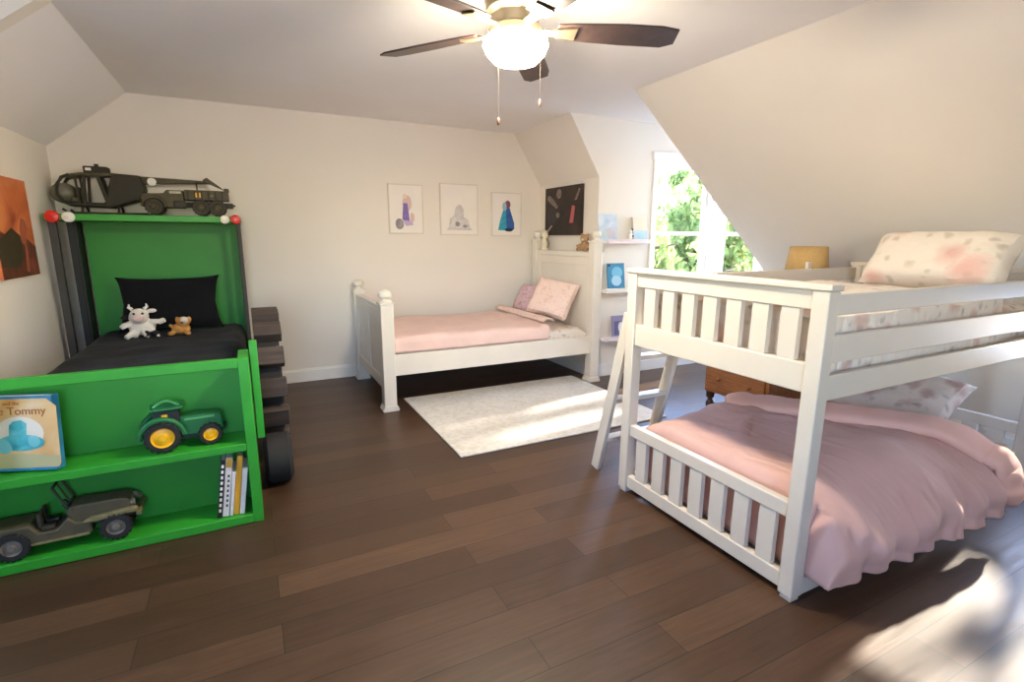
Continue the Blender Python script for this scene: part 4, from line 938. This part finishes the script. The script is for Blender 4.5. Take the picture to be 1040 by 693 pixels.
# ------------------------------------------------------------------ dresser + lamp
dr = thing('dresser', 'brown wooden dresser with turned feet behind the bunk bed', 'dresser', (3.55, 2.62, 0))
DX0, DX1, DY0, DY1 = 3.30, 3.84, 2.36, 2.95
p = MB(); p.box(DX0 + 0.012, DX1, DY0, DY1, 0.14, 0.80); p.build('body', DRESS, dr, bevel=0.004)
p = MB(); p.box(DX0 - 0.015, DX1, DY0 - 0.015, DY1 + 0.015, 0.80, 0.83); p.build('dresser_top', DRESS, dr, bevel=0.006)
for z0, z1 in ((0.17, 0.37), (0.385, 0.585), (0.60, 0.78)):
    p = MB(); p.box(DX0 - 0.006, DX0 + 0.012, DY0 + 0.03, DY1 - 0.03, z0, z1); d_ = p.build('drawer', DRESS, dr, bevel=0.004)
    for yy in (DY0 + 0.15, DY1 - 0.15):
        p = MB(); p.lathe([(0.008, 0.0), (0.008, 0.012), (0.016, 0.02), (0.016, 0.028), (0.006, 0.032)], (DX0 - 0.038, yy, (z0 + z1) / 2), 14, 'x'); p.build('knob', DRESS, d_)
for xx in (DX0 + 0.04, DX1 - 0.05):
    for yy in (DY0 + 0.04, DY1 - 0.04):
        p = MB(); p.lathe([(0.018, 0.0), (0.03, 0.01), (0.034, 0.035), (0.026, 0.055), (0.018, 0.065), (0.018, 0.08), (0.032, 0.09), (0.034, 0.14)], (xx, yy, 0), 20); p.build('leg', plain('dark_foot', '#3d241a', 0.4), dr)
lp = thing('table_lamp', 'table lamp with tan drum shade on the brown dresser', 'lamp', (3.73, 2.46, 0.83))
p = MB(); p.lathe([(0.07, 0.83), (0.075, 0.838), (0.05, 0.85), (0.03, 0.87), (0.06, 0.93), (0.068, 0.98), (0.045, 1.05), (0.018, 1.09), (0.014, 1.16)], (3.73, 2.46, 0), 28); p.build('lamp_base', CERAM, lp)
p = MB(); p.lathe([(0.148, 1.125), (0.124, 1.325)], (3.73, 2.46, 0), 40, cap=False); p.build('lamp_shade', SHADE, lp, solid=0.003)
p = MB()
for k in range(3):
    a = 2 * PI * k / 3; p.tube([(3.73, 2.46, 1.16), (3.73 + 0.135 * math.cos(a), 2.46 + 0.135 * math.sin(a), 1.165)], 0.002, 6)
p.ball((3.73, 2.46, 1.2), 0.03); p.build('bulb_fitting', WHT, lp)

# ------------------------------------------------------------------ ceiling fan
FX, FY, FZ = 1.05, 2.04, 2.225
fan = thing('ceiling_fan', 'dark five-blade ceiling fan with lit glass bowl', 'ceiling fan', (FX, FY, ZC))
p = MB(); p.lathe([(0.08, ZC - 0.001), (0.11, ZC - 0.02), (0.125, ZC - 0.06), (0.13, ZC - 0.15), (0.12, ZC - 0.2), (0.095, FZ + 0.03), (0.095, FZ - 0.01), (0.11, FZ - 0.02), (0.114, FZ - 0.046), (0.10, FZ - 0.048)], (FX, FY, 0), 40); p.build('motor_housing', BRASS, fan)
p = MB(); p.lathe([(0.105, FZ - 0.05), (0.118, FZ - 0.052), (0.130, FZ - 0.062), (0.133, FZ - 0.08), (0.119, FZ - 0.11), (0.09, FZ - 0.14), (0.045, FZ - 0.152), (0.005, FZ - 0.155)], (FX, FY, 0), 40); p.build('glass_bowl', GLOBE, fan)
bl0 = None
for k in range(5):
    a = math.radians(-19 + 72 * k)
    M = Matrix.Translation((FX, FY, FZ - 0.015)) @ Matrix.Rotation(a, 4, 'Z') @ Matrix.Rotation(math.radians(-12), 4, 'X')
    p = MB(); poly = [(0.17, -0.045), (0.24, -0.056), (0.45, -0.073), (0.60, -0.074), (0.675, -0.06), (0.69, 0.035), (0.64, 0.065), (0.45, 0.066), (0.24, 0.056), (0.17, 0.045)]
    p.prism(poly, 'z', -0.004, 0.004, 0, M); bl = p.build('blade', FANB, fan, bevel=0.002)
    p = MB(); p.prism([(0.085, -0.018), (0.16, -0.02), (0.25, -0.04), (0.25, 0.04), (0.16, 0.02), (0.085, 0.018)], 'z', -0.012, -0.0045, 0, M); p.build('blade_bracket', BRASS, bl, bevel=0.002)
for (dx, dy, L) in ((0.085, 0.02, 0.29), (-0.02, 0.06, 0.37)):
    p = MB(); p.tube([(FX + dx * 1.45, FY + dy * 1.45, FZ - 0.05), (FX + dx * 1.6, FY + dy * 1.6, FZ - 0.1), (FX + dx * 1.6, FY + dy * 1.6, FZ - L + 0.03)], 0.0006, 5)
    ch = p.build('pull_chain', plain('chain_metal', '#3d352c', 0.5, 0.6), fan)
    p = MB(); p.lathe([(0.002, 0.0), (0.006, 0.006), (0.006, 0.026), (0.002, 0.032)], (FX + dx * 1.6, FY + dy * 1.6, FZ - L), 12); p.build('chain_pull', plain('wood_pull', '#4a3228', 0.5), ch)

# ------------------------------------------------------------------ outside
p = MB(); p.box(-40, 60, -40, 60, -2.9, -2.8)
struct(p.build('ground_outside', plain('pale_bounce_ground', '#dedad2', 0.9, var=0.15, vscale=0.6), smooth=0), 'ground far below the windows, made pale to bounce daylight indoors', 'ground')  # ground made pale to bounce sun up to the ceiling
LEAF = leaf_mat('leaf_green', '#6a7440', '#98a05c', 0.6); LEAF2 = leaf_mat('leaf_green_deep', '#667440', '#90985a', 0.65); BARK = plain('bark', '#5a4636', 0.9, var=0.3, vscale=12)
def tree(label, x, y, z_crown, R_, n, leaf, mat, seed, ncl=70, spr=0.13):
    rnd = random.Random(seed)
    t_ = thing('tree', label, 'tree', (x, y, -2.8), group='trees outside the windows')
    m_ = MB(); m_.tube([(x, y, -2.8), (x + 0.1, y, -1), (x, y + 0.1, z_crown), (x + 0.1, y, z_crown + R_[2] * 0.7)], [0.2, 0.16, 0.1, 0.03], 10)
    for k in range(9):
        a = rnd.uniform(0, 2 * PI); h = z_crown + rnd.uniform(-0.6, 0.5) * R_[2]
        m_.tube([(x, y, h), (x + 0.5 * R_[0] * math.cos(a), y + 0.5 * R_[1] * math.sin(a), h + 0.25), (x + 0.9 * R_[0] * math.cos(a), y + 0.9 * R_[1] * math.sin(a), h + 0.4)], [0.06, 0.04, 0.015], 6)
    m_.build('trunk', BARK, t_)
    m_ = MB()
    clumps = [Vector((rnd.gauss(0, 0.45), rnd.gauss(0, 0.45), rnd.gauss(0, 0.45))) for _ in range(ncl)]
    for i in range(n):
        c_ = clumps[rnd.randrange(len(clumps))] + Vector((rnd.gauss(0, spr), rnd.gauss(0, spr), rnd.gauss(0, spr)))
        if c_.length > 1.15: c_ = c_ * (1.15 / c_.length)
        q = Vector((x + c_.x * R_[0], y + c_.y * R_[1], z_crown + c_.z * R_[2]))
        M_ = Matrix.Translation(q) @ Euler((rnd.uniform(0, PI), rnd.uniform(0, PI), rnd.uniform(0, PI))).to_matrix().to_4x4()
        s_ = leaf * rnd.uniform(0.7, 1.4)
        m_.add([(-s_, 0, 0), (0, -s_ * 0.55, 0.1 * s_), (s_, 0, 0), (0, s_ * 0.55, 0.1 * s_)], [(0, 1, 2, 3)], 0, M_)
    m_.build('crown', mat, t_, smooth=0)
tree('bright green leafy tree filling the left window', 6.3, 8.8, 1.2, (2.0, 1.9, 2.6), 9000, 0.12, LEAF, 1)
tree('leafy tree seen through the right window', 12.2, 10.95, 0.9, (2.1, 2.0, 2.5), 9000, 0.12, LEAF2, 2)
tree('unseen leafy tree added past the end of the window wall to dapple the sun', 9.3, 4.1, 2.9, (1.0, 1.3, 1.9), 900, 0.10, LEAF, 48, 16, 0.11)  # added tree; its leaves break up the sun reaching the rug
tree('unseen leafy tree added beyond the low right wall to dapple the sun', 9.0, 1.2, 1.9, (1.2, 1.5, 2.0), 700, 0.10, LEAF, 24, 14, 0.13)  # added tree, leaf gaps chosen to shape the right floor sun patch

# ------------------------------------------------------------------ light
wd = bpy.data.worlds.new('world'); scene.world = wd; wd.use_nodes = True
nt = wd.node_tree; bg = nt.nodes['Background']
sk = nt.nodes.new('ShaderNodeTexSky'); sk.sky_type = 'NISHITA'; sk.sun_disc = False; sk.sun_elevation = math.radians(24); sk.sun_rotation = math.radians(85); sk.air_density = 1.0; sk.dust_density = 0.2
mxs = nt.nodes.new('ShaderNodeMix'); mxs.data_type = 'RGBA'; mxs.blend_type = 'MULTIPLY'; mxs.inputs['Factor'].default_value = 1.0; mxs.inputs['B'].default_value = (0.90, 0.95, 1.12, 1)
nt.links.new(sk.outputs['Color'], mxs.inputs['A']); nt.links.new(mxs.outputs['Result'], bg.inputs['Color']); bg.inputs['Strength'].default_value = 1.0

sd = Vector((-1.0, -0.125, -math.tan(math.radians(21)) * 1.005)).normalized()
sl = bpy.data.lights.new('sun', 'SUN'); sl.energy = 4.8; sl.angle = math.radians(1.2); sl.color = (1.0, 0.88, 0.72)
so = bpy.data.objects.new('sun', sl); COL.objects.link(so); so.rotation_euler = sd.to_track_quat('-Z', 'Y').to_euler(); so.location = (12, 4, 8)

def portal(loc, rot, sx, sy):
    l = bpy.data.lights.new('portal', 'AREA'); l.shape = 'RECTANGLE'; l.size = sx; l.size_y = sy; l.cycles.is_portal = True
    o_ = bpy.data.objects.new('sky_portal', l); COL.objects.link(o_); o_.location = loc; o_.rotation_euler = rot
portal((4.10, YA + 0.13, 1.43), (-PI / 2, 0, 0), 0.80, 1.42)
portal((5.065, YA + 0.13, 1.43), (-PI / 2, 0, 0), 0.71, 1.42)
portal((XE + 0.09, 3.69, 1.41), (0, PI / 2, 0), 1.42, 0.66)
portal((4.44, 0.92, 0.83), (0, PI / 2, 0), 0.5, 0.64)
portal((-2.69, 1.975, 1.375), (0, -PI / 2, 0), 1.25, 0.45)
portal((-0.4, YR - 0.09, 1.45), (PI / 2, 0, 0), 1.0, 1.2)

# ------------------------------------------------------------------ camera (fitted to the photo: f = 522 px at 1040 px width)
cam = bpy.data.cameras.new('camera'); co = bpy.data.objects.new('camera', cam); COL.objects.link(co)
cam.sensor_fit = 'HORIZONTAL'; cam.sensor_width = 36.0; cam.lens = 36.0 * 522.05 / 1040.0; cam.clip_start = 0.05; cam.clip_end = 300
pit, roll, yaw = 0.198915, -0.0052006, 0.4717258
fw_v = Vector((math.sin(yaw) * math.cos(pit), math.cos(yaw) * math.cos(pit), -math.sin(pit)))
r_v = Vector((math.cos(yaw), -math.sin(yaw), 0)); d_v = fw_v.cross(r_v)
r2 = r_v * math.cos(roll) + d_v * math.sin(roll); d2 = -r_v * math.sin(roll) + d_v * math.cos(roll)
u2 = -d2; b2v = -fw_v
co.matrix_world = Matrix(((r2.x, u2.x, b2v.x, 0), (r2.y, u2.y, b2v.y, 0), (r2.z, u2.z, b2v.z, 1.38), (0, 0, 0, 1)))
scene.camera = co
vs = scene.view_settings; vs.view_transform = 'Standard'; vs.look = 'None'; vs.gamma = 1.0; vs.exposure = 2.25; vs.use_curve_mapping = False
scene.cycles.max_bounces = 10; scene.cycles.diffuse_bounces = 6; scene.cycles.transparent_max_bounces = 12
scene.cycles.sample_clamp_indirect = 8.0; scene.cycles.caustics_reflective = False; scene.cycles.caustics_refractive = False
